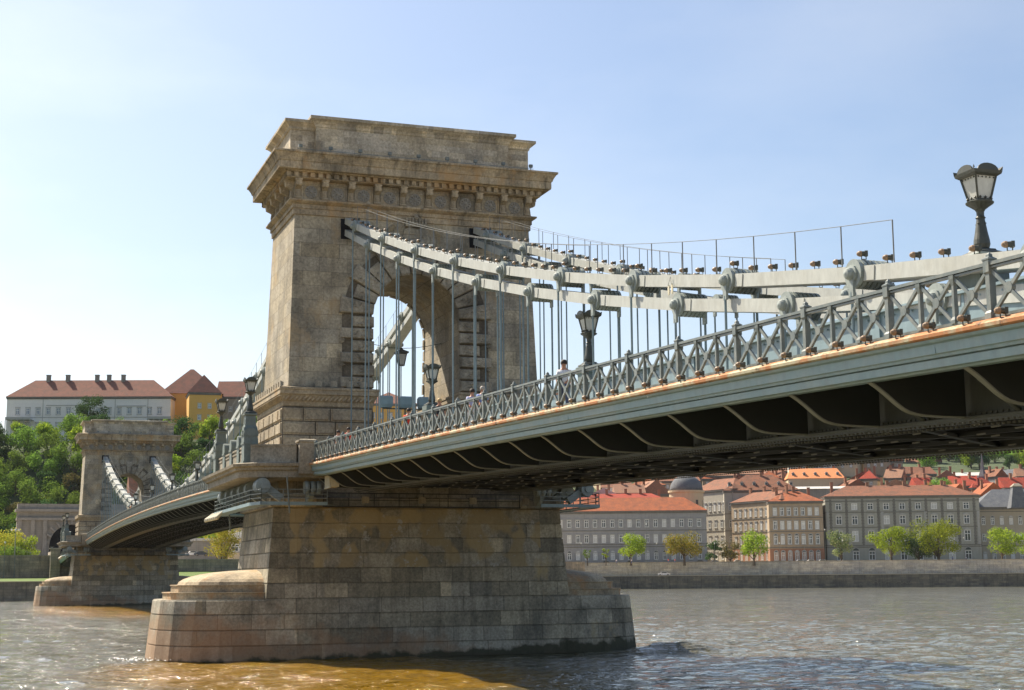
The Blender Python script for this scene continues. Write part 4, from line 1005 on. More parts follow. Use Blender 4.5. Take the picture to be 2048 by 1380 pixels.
wall('quay_wall', 'lower river wall under the lawn left of the far tower', BK[:3], -1.5, 4.3, 1.2, M_QUAY)
wall('embankment_wall', 'upper embankment wall below the street of grey buildings', IN[2:], 4.2, 9.35, .8, M_EMB, 2)
wall('quay_wall', 'river wall at the foot of the near bank behind the camera', [(89, 900), (89, -600)], -1.5, 3.2, 1, M_QUAY)
# thin fence on the lower quay
t = wthing('quay_railing', 'thin low railing on top of the lower river wall', 'railing', (*BK[3], 4.6)); g = MB()
a, b_ = Vector(off(BK, 1.0)[3]), Vector(off(BK, 1.0)[4]); n_ = 110
for i in range(n_): p = a.lerp(b_, i / n_); g.box(p.x - .03, p.x + .03, p.y - .03, p.y + .03, 4.5, 5.5)
g.bar((a.x, a.y, 5.45), (b_.x, b_.y, 5.45), .04, .04); g.build('rail', M_PARA, t)
# boat stair and ramp
t = wthing('quay_stair', 'pale stone stair slanting down the lower river wall at right', 'stairs', (-330, 309, 0))
p0 = at(1945, 1171, 524); p1 = at(1986, 1148, 526.5); g = MB(); g.bar((p0.x, p0.y, p0.z), (p1.x, p1.y, p1.z), 1.2, .5); g.build('steps', M_COPE, t)

t = thing('wall_graffiti', 'pale spray-painted scrawl on the lower river wall below the palace', 'graffiti', (-355.45, 260.35, 0)); g = MB(); rnd = random.Random(4)
for k, (u0, u1) in enumerate(((0, 2.6), (5.5, 11), (12, 18))):
    u = u0; last = None
    while u < u1:
        p = Vector((u * .4684, u * .8835, 1.0 + 1.2 * rnd.random())); 
        if last: g.bar(last, p, .14, .1)
        last = p; u += .45
g.build('scrawl', M_PARA, t)
FWH = Vector((FW.x, FW.y)).normalized(); RH = Vector((-FWH.y, FWH.x)) * -1
if RH.dot(Vector((RT.x, RT.y))) < 0: RH = -RH
def hill_h(x, y):
    d = Vector((x - CAM.x, y - CAM.y)); D = d.dot(FWH); L = d.dot(RH)
    a = L / max(D, 1)
    def ss(t): t = max(0, min(1, t)); return t * t * (3 - 2 * t)
    left = 7 + 51 * ss((D - 462) / 112) + 3 * ss((D - 570) / 60)
    right = 6.5 + 46 * max(0, min(1, (D - 640) / 110)) + 22 * max(0, min(1, (D - 750) / 150)) + 26 * ss((D - 900) / 200)
    k = ss((a + .12) / .12)
    far_l = left * (1 - k) + right * k
    return far_l + 1.2 * noise.noise((x * .02, y * .02, 0)) - .9
xs = [-1500 + 11 * i for i in range(106)]; ys = [-420 + 11 * i for i in range(150)]
vs = [(x, y, hill_h(x, y)) for x in xs for y in ys]; n = len(ys)
fs = []
for i in range(len(xs) - 1):
    for j in range(n - 1):
        D = (Vector((xs[i], ys[j])) - Vector((CAM.x, CAM.y))).dot(FWH)
        Lq = (Vector((xs[i], ys[j])) - Vector((CAM.x, CAM.y))).dot(RH)
        if D > 462 and (Lq < -.155 * D or D > 626): fs.append((i * n + j, (i + 1) * n + j, (i + 1) * n + j + 1, i * n + j + 1))
me = bpy.data.meshes.new('hill'); me.from_pydata(vs, [], fs); me.materials.append(G_HILL); me.shade_smooth()
o = bpy.data.objects.new('hill', me); C.objects.link(o); tag(o, kind='structure')

# ================================================================== BUILDINGS
BD = Vector((0.40, 0.9165, 0)); M_CHIM = P_BRICK; M_SHADETRIM = plaster('shade_trim', (0.19, 0.18, 0.155), 0.5)  # dark trim colour painted in for the shade under cornices and ledges
def window_mesh(w, h, style):
    """window with surround; origin at the sill centre on the wall face, outward is -Y"""
    g = MB(); f = .19
    g.cur = 0
    g.box(-w / 2 - .22, -w / 2 - .02, -.1, .02, -.1, h + .1); g.box(w / 2 + .02, w / 2 + .22, -.1, .02, -.1, h + .1)
    g.box(-w / 2 - .32, w / 2 + .32, -.24, .02, -.28, -.1)
    g.box(-w / 2 - .34, w / 2 + .34, -.3, .02, h + .1, h + .32)
    if style == 'pediment': g.prism([(-w / 2 - .45, h + .34), (w / 2 + .45, h + .34), (0, h + .9)], 'y', -.32, .02)
    if style == 'arch':
        g.loft([[(-(w / 2 + .25) * math.cos(math.pi * i / 8), y, h + .1 + (w / 2 + .22) * math.sin(math.pi * i / 8)) for i in range(9)] for y in (-.08, .02)])
    g.cur = 1
    for x in (-w / 2 + f / 2, 0, w / 2 - f / 2): g.box(x - f / 2, x + f / 2, -.06, -.01, 0, h)
    for z in (f / 2, h * .66, h - f / 2): g.box(-w / 2 + f, w / 2 - f, -.055, -.012, z - f / 2, z + f / 2)
    return g
def make_window(parent, w, h, style, trim, pane, frame=None):
    g = window_mesh(w, h, style); o = g.build('window', [trim, frame or M_WHITE], parent)
    q = MB(); q.box(-w / 2 + .01, w / 2 - .01, -.03, .03, .01, h - .01)
    if style == 'arch': q.loft([[(-(w / 2) * math.cos(math.pi * i / 8), y, h + .12 + (w / 2 - .05) * math.sin(math.pi * i / 8)) for i in range(9)] for y in (-.095, -.06)])
    q.build('pane', pane, o); return o
WP = {}
def roof_mesh(W, D, z0, h, kind, o=.6, inset=None):
    g = MB()
    a, b_, c, d = (-o, -o), (W + o, -o), (W + o, D + o), (-o, D + o)
    if kind == 'flat': g.box(-o, W + o, -o, D + o, z0, z0 + h); return g
    if kind == 'gablex': r0, r1 = (-o, D / 2), (W + o, D / 2)           # ridge along the street
    elif kind == 'gabley': r0, r1 = (W / 2, -o), (W / 2, D + o)         # gable end to the street
    else:
        k = inset if inset is not None else min(W, D) / 2
        if W >= D: r0, r1 = (min(k, W / 2 - .1), D / 2), (W - min(k, W / 2 - .1), D / 2)
        else: r0, r1 = (W / 2, min(k, D / 2 - .1)), (W / 2, D - min(k, D / 2 - .1))
    V = [(*a, z0), (*b_, z0), (*c, z0), (*d, z0), (*r0, z0 + h), (*r1, z0 + h)]
    if (W >= D and kind == 'hip') or kind == 'gablex': F = [(0, 1, 5, 4), (1, 2, 5), (2, 3, 4, 5), (3, 0, 4), (3, 2, 1, 0)]
    else: F = [(0, 1, 4), (1, 2, 5, 4), (2, 3, 5), (3, 0, 4, 5), (3, 2, 1, 0)]
    g.add(V, F); return g
def building(name, label, px0, px1, ybase, yeave, depth, thick, wm, rm, roof_h, roof='hip', rot=None, rows=(), side_rows=(), chim=0, base=None, group=None, inset=None, trimm=None, sink=0, dorm=0, pane=None, frame=None, cat='building', strings=(), pil=0):
    p0 = at(px0, ybase, depth); p1 = at(px1, ybase, depth)
    ang = math.atan2(BD.y, BD.x) if rot is None else rot
    W = abs((p1 - p0).dot(Vector((RT.x, RT.y, 0)).normalized())) / max(.3, abs(Vector((math.cos(ang), math.sin(ang), 0)).dot(Vector((RT.x, RT.y, 0)).normalized())))
    H = (ybase - yeave) * depth / FPX * .99
    z0 = p0.z
    t = thing(name, label, cat, (p0.x, p0.y, z0), ang, group)
    trimm = trimm or P_TRIM; pane = pane or M_PANE
    g = MB()
    g.box(0, W, 0, thick, -sink, H); g.build('wall', wm, t)
    if roof == 'gablex':
        g = MB(); g.prism([(0, H), (thick, H), (thick / 2, H + roof_h * .98)], 'x', .05, W - .05)
        g.build('gable', wm, t)
    if roof == 'gabley':
        g = MB(); g.prism([(0, H), (W, H), (W / 2, H + roof_h * .98)], 'y', .05, thick - .05)
        g.build('gable', wm, t)
    if rows:
        g = MB(); g.box(-.35, W + .35, -.45, thick + .3, H - .55, H - .1); g.box(-.2, W + .2, -.25, thick + .2, H - 1.0, H - .56)
        n = int(W / .75)
        for i in range(n): x = (i + .5) * W / n; g.box(x - .14, x + .14, -.42, -.24, H - .8, H - .56)
        g.build('cornice', M_SHADETRIM, t)
        g = MB()
        for z in strings: g.box(-.12, W + .12, -.18, thick + .1, z, z + .28)
        for k in range(pil + 1 if pil else 0):
            x = min(max(2 + (W - 4) * k / pil, .4), W - .4)
            for q in range(int((H - 8) / .62)): g.box(x - .42 - .12 * (q % 2), x + .42 + .12 * (q % 2), -.13, .02, 6.9 + q * .62, 7.44 + q * .62)
        if strings: g.build('string_course', M_SHADETRIM, t)
    if base:
        g = MB(); g.box(-.06, W + .06, -.06, thick + .06, -sink, base[1]); g.build('ground_floor', base[0], t)
    rf = roof_mesh(W, thick, H + .003, roof_h, roof, .55, inset).build('roof', rm, t)
    rnd = random.Random(int(px0 * 7 + yeave))
    for i in range(chim):
        g = MB(); x = W * (i + .5 + .25 * (rnd.random() - .5)) / chim; y = thick * (.5 + .12 * (rnd.random() - .5)); hh_ = roof_h + 1.0 + rnd.random()
        g.box(x - .55, x + .55, y - .4, y + .4, H + roof_h * .3, H + hh_); g.box(x - .65, x + .65, y - .5, y + .5, H + hh_, H + hh_ + .25); g.build('chimney', M_CHIM, rf)
    for i in range(dorm):
        g = MB(); x = W * (i + .5) / dorm; y = thick * .17; zb = H + roof_h * .34
        g.box(x - .6, x + .6, y - .6, y + 1.5, zb - .6, zb + .9); g.prism([(x - .8, zb + .9), (x + .8, zb + .9), (x, zb + 1.5)], 'y', y - .75, y + 1.8); g.build('dormer', P_TRIM, rf)
        g = MB(); g.box(x - .4, x + .4, y - .64, y - .602, zb - .1, zb + .75); g.build('dormer_window', pane, rf)
    def place(rws, side):
        for (z, h, w, n, style, pad) in rws:
            for i in range(n):
                pn = pane if pane is not M_PANE else (M_PANE, M_PANE, M_BLIND)[rnd.randrange(3)]
                key = (w, h, style, trimm.name, pn.name); LEN = W if not side else thick; u = pad + (LEN - 2 * pad) * (i + .5) / n
                if key not in WP: WP[key] = make_window(t, w, h, style, trimm, pn, frame); o = WP[key]
                else: o = copy_tree(WP[key], t)
                if not side: o.location = (u, -.005, z); o.rotation_euler = (0, 0, 0)
                else: o.location = (-.005, LEN - u, z); o.rotation_euler = (0, 0, R(-90))
    place(rows, False); place(side_rows, True)
    return t, W, H

# street front on the right bank, from left to right
D1 = 588
building('apartment_building', 'long grey three-storey building with an orange hip roof, leftmost on the right bank', 1090, 1412, 1126, 1023, D1, 17, P_GREY, T_ORANGE, 5.6, 'hip', rows=((1.0, 2.6, 1.5, 18, 'arch', 1.2), (7.6, 3.1, 1.5, 18, 'plain', 1.2), (13.6, 3.0, 1.5, 18, 'plain', 1.2)), strings=(5.9, 6.8, 12.2), group=None)
building('apartment_building', 'long building with a vivid red roof rising behind the orange-roofed one', 1130, 1338, 1100, 1003, D1 + 35, 14, P_BRICK, T_RED, 3.5, 'hip', chim=6, sink=10)
building('neo_gothic_building', 'tall pale building with pointed top windows behind the tan corner house', 1452, 1600, 1126, 980, D1 + 30, 20, P_WARM, T_PINK, 7, 'hip', rows=((1.2, 3, 1.6, 12, 'plain', 1.5), (8.0, 3.0, 1.5, 12, 'plain', 1.5), (14.5, 3.0, 1.5, 12, 'plain', 1.5), (21.5, 3.2, 1.3, 14, 'pediment', 1.5)), side_rows=((8.0, 3.0, 1.5, 5, 'plain', 1.5), (14.5, 3.0, 1.5, 5, 'plain', 1.5), (21.5, 3.2, 1.3, 6, 'pediment', 1.5)), chim=3, dorm=6, strings=(6, 13, 20))
building('apartment_building', 'tan corner building with sunlit side front and red-orange roof between trees', 1541, 1648, 1126, 1002, D1 - 2, 16, P_TAN, T_ORANGE, 4.2, 'hip', rows=((1.0, 3.0, 1.3, 7, 'arch', 1.0), (7.2, 3.2, 1.35, 7, 'arch', 1.0), (13.0, 3.2, 1.35, 7, 'plain', 1.0), (18.4, 3.0, 1.35, 7, 'plain', 1.0)), side_rows=(), chim=3, base=(P_BRICK, 5.5), strings=(5.8, 12, 17.4))
building('neo_gothic_building', 'sunlit left wing of the pointed-window building in the side street', 1388, 1452, 1126, 983, D1 + 54, 14, P_WARM, T_PINK, 5, 'hip', rot=math.atan2(BD.y, BD.x) - R(57), rows=((1.2, 3, 1.5, 6, 'plain', 1.5), (8.0, 3.0, 1.5, 6, 'plain', 1.5), (14.5, 3.0, 1.5, 6, 'plain', 1.5), (21.5, 3.2, 1.3, 8, 'pediment', 1.5)), strings=(6, 13, 20))
building('apartment_building', 'sunlit tan wing facing the side street beside the corner building', 1466, 1541, 1126, 1005, D1 + 26, 13, P_TAN, T_PINK, 4.0, 'hip', rot=math.atan2(BD.y, BD.x) - R(57), rows=((1.0, 3.0, 1.2, 9, 'arch', .8), (7.2, 3.2, 1.1, 9, 'plain', .8), (13.0, 3.2, 1.1, 9, 'plain', .8), (18.4, 3.0, 1.1, 9, 'plain', .8)), chim=4, base=(P_BRICK, 5.5), strings=(5.8, 12, 17.4))
t, W, H = building('palace_building', 'wide grey-green palace front with pediment windows and brown tiled roof', 1655, 1958, 1126, 992, D1, 20, P_GREEN, T_PINK, 4.6, 'hip', rows=((1.0, 3.4, 2.4, 9, 'arch', 2), (8.2, 4.2, 2.3, 9, 'pediment', 2), (14.9, 3.4, 2.2, 9, 'pediment', 2), (20.6, 2.6, 2.2, 9, 'plain', 2)), chim=8, strings=(5.9, 6.6, 13.6, 19.5, 23.9), pil=9)
g = MB()
for x in (0.3, W * .36, W * .64, W - 1.1):
    for k in range(22): g.box(x, x + (1.1 if k % 2 else .85), -.22, .02, 7 + k * .58, 7 + k * .58 + .5)
g.build('corner_quoins', P_TRIM, t)
building('apartment_building', 'yellowish-grey building with dark slate roof at the right edge', 1957, 2130, 1126, 1014, D1 + 4, 18, P_OCHRE, T_SLATE, 7.5, 'hip', rows=((1.0, 2.6, 1.3, 9, 'arch', 1), (8.5, 2.8, 1.3, 9, 'plain', 1), (15.0, 2.6, 1.3, 9, 'arch', 1)), strings=(6.6, 20), chim=1)
t = thing('corner_tower', 'truncated slate turret on the roof at the right edge', 'turret', at(2035, 1016, D1 - 1), R(66)); g = MB()
g.rect([(3.2, 3.2, 0), (1.7, 1.7, 8.2)]); g.build('turret', T_SLATE, t); g = MB(); g.rect([(2.0, 2.0, 8.2), (2.0, 2.0, 8.5), (.8, .8, 9.6)]); g.build('turret_cap', M_PARA, t)
# domed tower
p = at(1376, 1126, D1 + 22)
t = thing('domed_tower', 'round cream tower with a dark slate dome behind the grey building', 'domed tower', p); g = MB()
rr = 7.0; zt = (1126 - 982) * (D1 + 22) / FPX
g.lathe([(rr, -2), (rr, zt - 1), (rr + .5, zt - .8), (rr + .5, zt), (rr - .3, zt)], 24); g.build('drum', P_CREAM, t)
g = MB(); g.lathe([(rr - .2, zt)] + [((rr - .2) * math.cos(a * math.pi / 20), zt + 6.6 * math.sin(a * math.pi / 20)) for a in range(1, 10)] + [(.4, zt + 6.7), (.2, zt + 8)], 24); g.build('dome', T_SLATE, t, smooth=True)
g = MB()
for k in range(10):
    a = k * math.pi / 5 + .2; q = Matrix.Rotation(a, 3, 'Z')
    vs = [q @ Vector(v_) for v_ in ((rr - .3, -.5, zt - 7), (rr + .05, -.5, zt - 7), (rr + .05, .5, zt - 7), (rr - .3, .5, zt - 7), (rr - .3, -.5, zt - 4), (rr + .05, -.5, zt - 4), (rr + .05, .5, zt - 4), (rr - .3, .5, zt - 4))]
    g.add(vs, [(3, 2, 1, 0), (4, 5, 6, 7), (0, 1, 5, 4), (1, 2, 6, 5), (2, 3, 7, 6), (3, 0, 4, 7)])
g.build('drum_window', M_PANE, t)
# long roofs behind
building('market_hall', 'long low hall with a pale metal roof behind the street fronts', 1560, 1775, 1030, 978, 650, 22, P_DARK, T_METAL, 1.6, 'gablex', sink=14)
building('house', 'large house with bright orange roof and eyebrow dormers above the pale hall', 1578, 1688, 1000, 957, 705, 16, P_CREAM, T_BRIGHT, 5.2, 'hip', sink=14, dorm=5, inset=2)
# town on the slope
rnd = random.Random(11)
town = [ # px0, px1, base, eave, depth, thick, wall, roof, roofh, kind, words
 (1180, 1236, 1010, 990, 645, 12, P_WHITE, T_METAL, 3, 'gabley', 'white gabled house low behind the red roof'),
 (1232, 1290, 1008, 986, 650, 12, P_CREAM, T_BROWN, 4, 'gablex', 'cream house with brown roof behind the red roof'),
 (1280, 1345, 1006, 987, 655, 14, P_TAN, T_BROWN, 6, 'gabley', 'tan house with dark brown gable beside the dome'),
 (1205, 1262, 990, 975, 690, 12, P_WHITE, T_PINK, 3, 'gablex', 'whitewashed house with faded roof under the deck edge'),
 (1262, 1330, 988, 970, 700, 12, P_OCHRE, T_ORANGE, 3, 'hip', 'ochre house high under the deck edge left of the dome'),
 (1325, 1400, 985, 962, 715, 14, P_CREAM, T_PINK, 3, 'gablex', 'plain cream house directly behind the slate dome'),
 (1400, 1470, 975, 952, 730, 14, P_TAN, T_BROWN, 4, 'gablex', 'tan house above the pointed-window building'),
 (1465, 1560, 975, 948, 735, 14, P_GREY, T_BROWN, 3, 'gablex', 'grey house above the pointed-window building'),
 (1540, 1600, 962, 942, 780, 12, P_CREAM, T_PINK, 3, 'hip', 'cream house beyond the bright orange roof'),
 (1690, 1745, 1002, 975, 690, 14, P_CREAM, T_PINK, 4, 'gabley', 'cream gabled house right of the pale hall'),
 (1745, 1835, 1010, 982, 655, 14, P_OCHRE, T_BROWN, 5, 'gabley', 'broad ochre house with a low pediment gable behind the palace'),
 (1700, 1760, 975, 958, 740, 12, P_WHITE, T_PINK, 4, 'gabley', 'white house with steep faded gable'),
 (1750, 1800, 968, 950, 760, 12, P_CREAM, T_BROWN, 4, 'gablex', 'small cream house with brown roof high on the slope'),
 (1790, 1878, 972, 947, 750, 14, P_BRICK, T_PINK, 4, 'gablex', 'brick house with wide faded roof left of the round tree'),
 (1838, 1870, 1002, 975, 690, 12, P_BRICK, T_RED, 5, 'gablex', 'little red-roofed house left of the round tree'),
 (1900, 1950, 1000, 972, 690, 12, P_BRICK, T_RED, 5, 'gablex', 'red-roofed house just right of the round tree'),
 (1898, 1948, 1012, 990, 650, 12, P_TAN, T_ORANGE, 5, 'gabley', 'small orange gable behind the palace roof end'),
 (1945, 2010, 1000, 975, 685, 12, P_BRICK, T_RED, 5, 'hip', 'red hip-roofed house behind the slate building'),
 (1960, 2020, 1012, 992, 655, 12, P_CREAM, T_ORANGE, 6, 'gabley', 'orange steep gable just above the slate roof'),
 (2012, 2110, 1005, 975, 680, 12, P_BRICK, T_RED, 5, 'gablex', 'long red roof at the right edge'),
 (1905, 1985, 965, 952, 740, 12, P_WHITE, T_METAL, 2, 'gablex', 'white modern house with pale roof above the red roofs'),
 (1985, 2090, 962, 950, 750, 12, P_WHITE, T_SLATE, 3, 'gablex', 'long white house with slate roof below the castle trees'),
 (1620, 1680, 945, 930, 850, 12, P_CREAM, T_PINK, 3, 'gablex', 'far cream house just below the deck edge'),
 (1690, 1750, 938, 922, 870, 12, P_WHITE, T_PINK, 3, 'gablex', 'far white house just below the deck edge'),
 (1815, 1880, 945, 925, 850, 12, P_CREAM, T_PINK, 3, 'gablex', 'far cream house left of the castle trees'),
]
for (a, b_, y0, y1, d, th, wm, rm, rh, kd, words) in town:
    rows = ((max(.5, (y0 - y1) * d / FPX * .99 - 3.4), 1.5, 1.0, max(2, int((b_ - a) / 14)), 'plain', 1.0),) if (y0 - y1) > 17 else ()
    building('house', words, a, b_, y0, y1, d, th, wm, rm, rh, kd, rot=math.atan2(BD.y, BD.x) + R(rnd.uniform(-14, 22)), rows=rows, sink=16, chim=2, cat='house', group='houses on the slope of the right bank')
WD = {P_WHITE.name: 'white', P_CREAM.name: 'cream', P_TAN.name: 'tan', P_OCHRE.name: 'ochre', P_BRICK.name: 'brick', P_GREY.name: 'grey'}
RD = {T_PINK.name: 'faded', T_RED.name: 'red', T_BROWN.name: 'brown', T_ORANGE.name: 'orange', T_METAL.name: 'pale metal', T_SLATE.name: 'slate'}
for D, z_off in ((672, 4), (700, 3), (730, 3), (765, 3), (805, 3), (850, 4)):
    px = 1180 + rnd.random() * 30
    while px < 2080:
        wpx = rnd.uniform(26, 48); a = (px - 1024) / FPX; P2_ = Vector((CAM.x, CAM.y)) + FWH * D + RH * (D * a); zz = hill_h(P2_.x, P2_.y)
        if not (px > 1800 and D > 760) and rnd.random() < .85:
            rel = Vector((P2_.x, P2_.y, zz)) - CAM; dep = rel.dot(FW); py = 690 - FPX * rel.dot(UP) / dep; wm = rnd.choice((P_WHITE, P_CREAM, P_CREAM, P_TAN, P_OCHRE, P_GREY)); rm = rnd.choice((T_PINK, T_PINK, T_RED, T_BROWN, T_ORANGE, T_BROWN)); kd = rnd.choice(('gablex', 'gabley', 'hip'))
            building('house', '%s house with %s %s roof in the %s row up the slope' % (WD[wm.name], {'gablex': 'long', 'gabley': 'gabled', 'hip': 'hipped'}[kd], RD[rm.name], ORD[[672, 700, 730, 765, 805, 850].index(D)]), px, px + wpx, py, py - 7.5 * FPX / dep, dep, rnd.uniform(9, 13), wm, rm, rnd.uniform(3, 5), kd, rot=math.atan2(BD.y, BD.x) + R(rnd.uniform(-25, 35)), rows=((4.3, 1.5, 1.0, max(2, int(wpx / 13)), 'plain', 1.0),), sink=12, chim=2, cat='house', group='houses on the slope of the right bank')
        px += wpx + rnd.uniform(2, 26)
t = thing('church_spire', 'slender dark church spire among the red roofs at right', 'spire', at(1968, 1000, 700), .4); g = MB()
g.rect([(1.6, 1.6, -8), (1.6, 1.6, 6)]); g.build('belfry', P_DARK, t); g = MB(); g.rect([(2.0, 2.0, 6), (2.1, 2.1, 6.5), (1.2, 1.2, 9), (1.4, 1.4, 11), (.7, .7, 14), (.1, .1, 22)]); g.build('spire', T_SLATE, t)
t, W, H = building('castle_wall', 'long pale castle rampart high at the upper right', 1890, 2200, 935, 908, 960, 12, P_CREAM, T_METAL, .5, 'flat', sink=20, rows=((3.0, 2.2, 1.6, 30, 'arch', 3),))
building('castle_building', 'pale terraced building above the rampart at top right', 1985, 2200, 912, 896, 985, 12, P_WARM, T_METAL, .5, 'flat', sink=10)

# castle hill buildings at left
cr_ = math.atan2(RH.y, RH.x) - R(4)
t, W, H = building('palace', 'long white castle hill palace with red hip roof and five dark chimneys', 12, 338, 848, 793, 620, 17, P_WHITE, T_CASTLE, 8.0, 'hip', rot=cr_ + R(6), rows=((3.9, 2.7, 1.5, 15, 'plain', 2.5), (-1.6, 2.0, 1.5, 15, 'plain', 2.5)), sink=12, inset=9, pane=M_PANEB, trimm=P_TRIM)
for k, c in enumerate((82, 121, 180, 204, 233)):
    x = W * (c - 12) / 326; g = MB(); g.box(x - .8, x + .8, 7.6, 9.2, H + 6, H + 9.9); g.box(x - .92, x + .92, 7.48, 9.32, H + 9.9, H + 10.25); g.build('chimney', P_DARK, t)
g = MB(); g.box(-.1, W + .1, -.16, .02, 2.5, 2.8); g.box(W * .24, W * .48, -.2, .02, 7.5, 7.8); g.box(W * .67, W * .85, -.2, .02, 7.2, 7.5)
for x in (.22, .66, .86): g.box(W * x - .1, W * x + .1, -.14, .02, -1, H - .6)
g.build('string_course', P_TRIM, t)
for x0, x1 in ((.02, .17), (.88, 1.02)):
    g = MB(); g.box(W * x0, W * x1, -6, -.3, 1.2, 1.5); g.box(W * x0, W * x1, -6, -5.8, 1.5, 2.3)
    for i in range(5): x = W * (x0 + (x1 - x0) * i / 4); g.box(x - .15, x + .15, -5.9, -5.6, -6, 1.2)
    g.build('terrace', P_TRIM, t)
building('palace_wing', 'yellow castle building with a big pyramid roof right of the white palace', 320, 438, 850, 785, 630, 24, P_YEL, T_CASTLE, 12.0, 'hip', rot=cr_ + R(16), sink=12, pane=M_PANEB)
building('palace_wing', 'smaller yellow projecting wing with two rows of windows', 377, 436, 850, 783, 612, 16, P_YEL, T_CASTLE, 8.2, 'hip', rot=cr_ + R(20), rows=((7.0, 2.0, 1.3, 2, 'plain', 2.2), (2.2, 2.0, 1.3, 2, 'plain', 2.2)), sink=12, pane=M_PANEB, trimm=P_CREAM)
building('palace_wing', 'long ochre wing with brown roof reaching behind the near tower', 432, 560, 840, 793, 640, 14, P_OCHRE, T_CASTLE, 7.6, 'gablex', rot=cr_ + R(4), rows=((3.5, 2.2, 1.4, 8, 'plain', 1.5),), sink=12, pane=M_PANEB)
building('palace_wing', 'orange-yellow castle wing framed by the near arch', 728, 832, 850, 806, 640, 18, P_YEL, T_CASTLE, 6.0, 'hip', rot=cr_ + R(14), rows=((3.0, 2.2, 1.4, 5, 'plain', 2),), sink=14, pane=M_PANEB, inset=12)
# tunnel portal
t = wthing('tunnel_portal', 'grey stone tunnel portal with a great dark arch below the wood', 'tunnel portal', (-380, 0, 9)); g = MB()
TR, TS = 6.4, 15.0
for sg in (-1, 1):
    g.box(-386, -380, *sorted((sg * TR, sg * 16)), 7, 25.2)
    for y in (7.8, 11.4, 15.2): g.box(-380, -379.2, *sorted((sg * y - .6, sg * y + .6)), 9, 22.6)
arc = [(-TR * math.cos(math.pi * i / 16), TS + TR * math.sin(math.pi * i / 16)) for i in range(17)]
for (y0, z0), (y1, z1) in zip(arc, arc[1:]): g.loft([[(x, y0, z0), (x, y1, z1), (x, y1, 25.2), (x, y0, 25.2)] for x in (-386, -380)])
g.box(-386.5, -379, -16.2, 16.2, 22.6, 23.4); g.box(-386.5, -378.6, -16.6, 16.6, 25.2, 26.0); g.box(-386, -379.6, -16, 16, 26.0, 27.6); g.build('facade', P_DARK, t)
g = MB(); 
for i in range(11):
    a = math.pi * (i + .5) / 11; g.bar((-379.8, -TR * math.cos(a), TS + TR * math.sin(a)), (-379.8, -(TR + 2.0) * math.cos(a), TS + (TR + 2.0) * math.sin(a)), .6, 1.2 if i % 2 else .9, (1, 0, 0))
g.build('arch_ring', P_DARK, t); g = MB(); g.box(-386.6, -386.2, -6.6, 6.6, 8, 22); g.build('tunnel_shade_sheet', M_BLACK, t)  # black sheet paints the tunnel's unlit depth
# bridgehead block and street wall left of the far tower
t = wthing('bridgehead', 'stone bridgehead abutment where the last span meets the bank', 'abutment', (-290, 0, 4)); g = MB()
g.box(-312, -289, -9.2, 9.2, -1, 10.6); g.box(-289.3, -287.5, -9.9, -7.6, -1, 12.2); g.box(-289.3, -287.5, 7.6, 9.9, -1, 12.2); g.build('abutment_block', M_QUAY, t)
g = MB(); g.box(-289.5, -287.2, -10.1, -7.4, 12.202, 12.5); g.box(-312, -289.4, -9.5, -8.9, 10.7, 11.8); g.build('parapet', M_PARA, t)
wall('street_wall', 'stone terrace wall and parapet between the lawn and the tunnel street', [(-300, -9.3), (-300, -26.5)][::-1], 4, 10.7, 1.5, M_QUAY, 2)
wall('street_wall', 'low retaining wall behind the riverside trees at far left', [(-300, -160), (-300, -26.8)], 4, 7.6, 1.2, M_QUAY, 2)
wall('street_wall', 'terrace wall behind the orange-green tree right of the far tower', [(-300, 9.3), (-300, 30), (-316, 62), (-420, 185)], 4, 9.6, 1.2, M_QUAY, 2)
building('house', 'modern beige block behind the orange-green tree', 455, 600, 1120, 1050, 450, 14, P_CREAM, T_METAL, .6, 'flat', rot=cr_, rows=((2.5, 2.2, 2.2, 8, 'plain', 1), (6.5, 2.0, 2.2, 8, 'plain', 1)), sink=4)
building('house', 'low grey pavilion glimpsed below the main span', 355, 455, 1118, 1082, 455, 12, P_DARK, T_METAL, .8, 'flat', rot=cr_, sink=4)
building('house', 'house with a steep red-brown roof glimpsed through the far arch', 262, 330, 1030, 995, 470, 12, P_CREAM, T_PINK, 7.5, 'gablex', rot=cr_ + R(25), sink=8)

# ================================================================== TREES
def crown_mesh(seed, rx, rz, nleaf, size, nb=16, gaps=.55):
    rnd = random.Random(seed); vs = []; fs = []
    bl = []
    for i in range(nb):
        a = rnd.random() * 6.283; u = rnd.random() ** .5; zz = rnd.uniform(-.75, .85)
        k = math.sqrt(max(0, 1 - zz * zz)); r_ = rx * u * k * .85
        bl.append((r_ * math.cos(a), r_ * math.sin(a), rz + zz * rz * .85, rx * rnd.uniform(.26, .42)))
    for i in range(nleaf):
        b_ = bl[rnd.randrange(nb)]
        d = Vector((rnd.gauss(0, 1), rnd.gauss(0, 1), rnd.gauss(0, 1))).normalized()
        rr_ = b_[3] * (rnd.random() ** .35) * (1.0 + .12 * rnd.random()); p = Vector(b_[:3]) + Vector((d.x, d.y, d.z * .8)) * rr_
        n = (d + Vector((rnd.gauss(0, .6), rnd.gauss(0, .6), rnd.gauss(0, .6) + .4))).normalized(); a = n.orthogonal().normalized(); c = n.cross(a); s = size * rnd.uniform(.6, 1.25)
        th = rnd.random() * 6.28; a, c = a * math.cos(th) + c * math.sin(th), c * math.cos(th) - a * math.sin(th)
        k = len(vs); vs += [p - a * s * .5, p + c * s * .35 + n * s * .1, p + a * s * .5, p - c * s * .35]; fs.append((k, k + 1, k + 2, k + 3))
    return vs, fs, bl
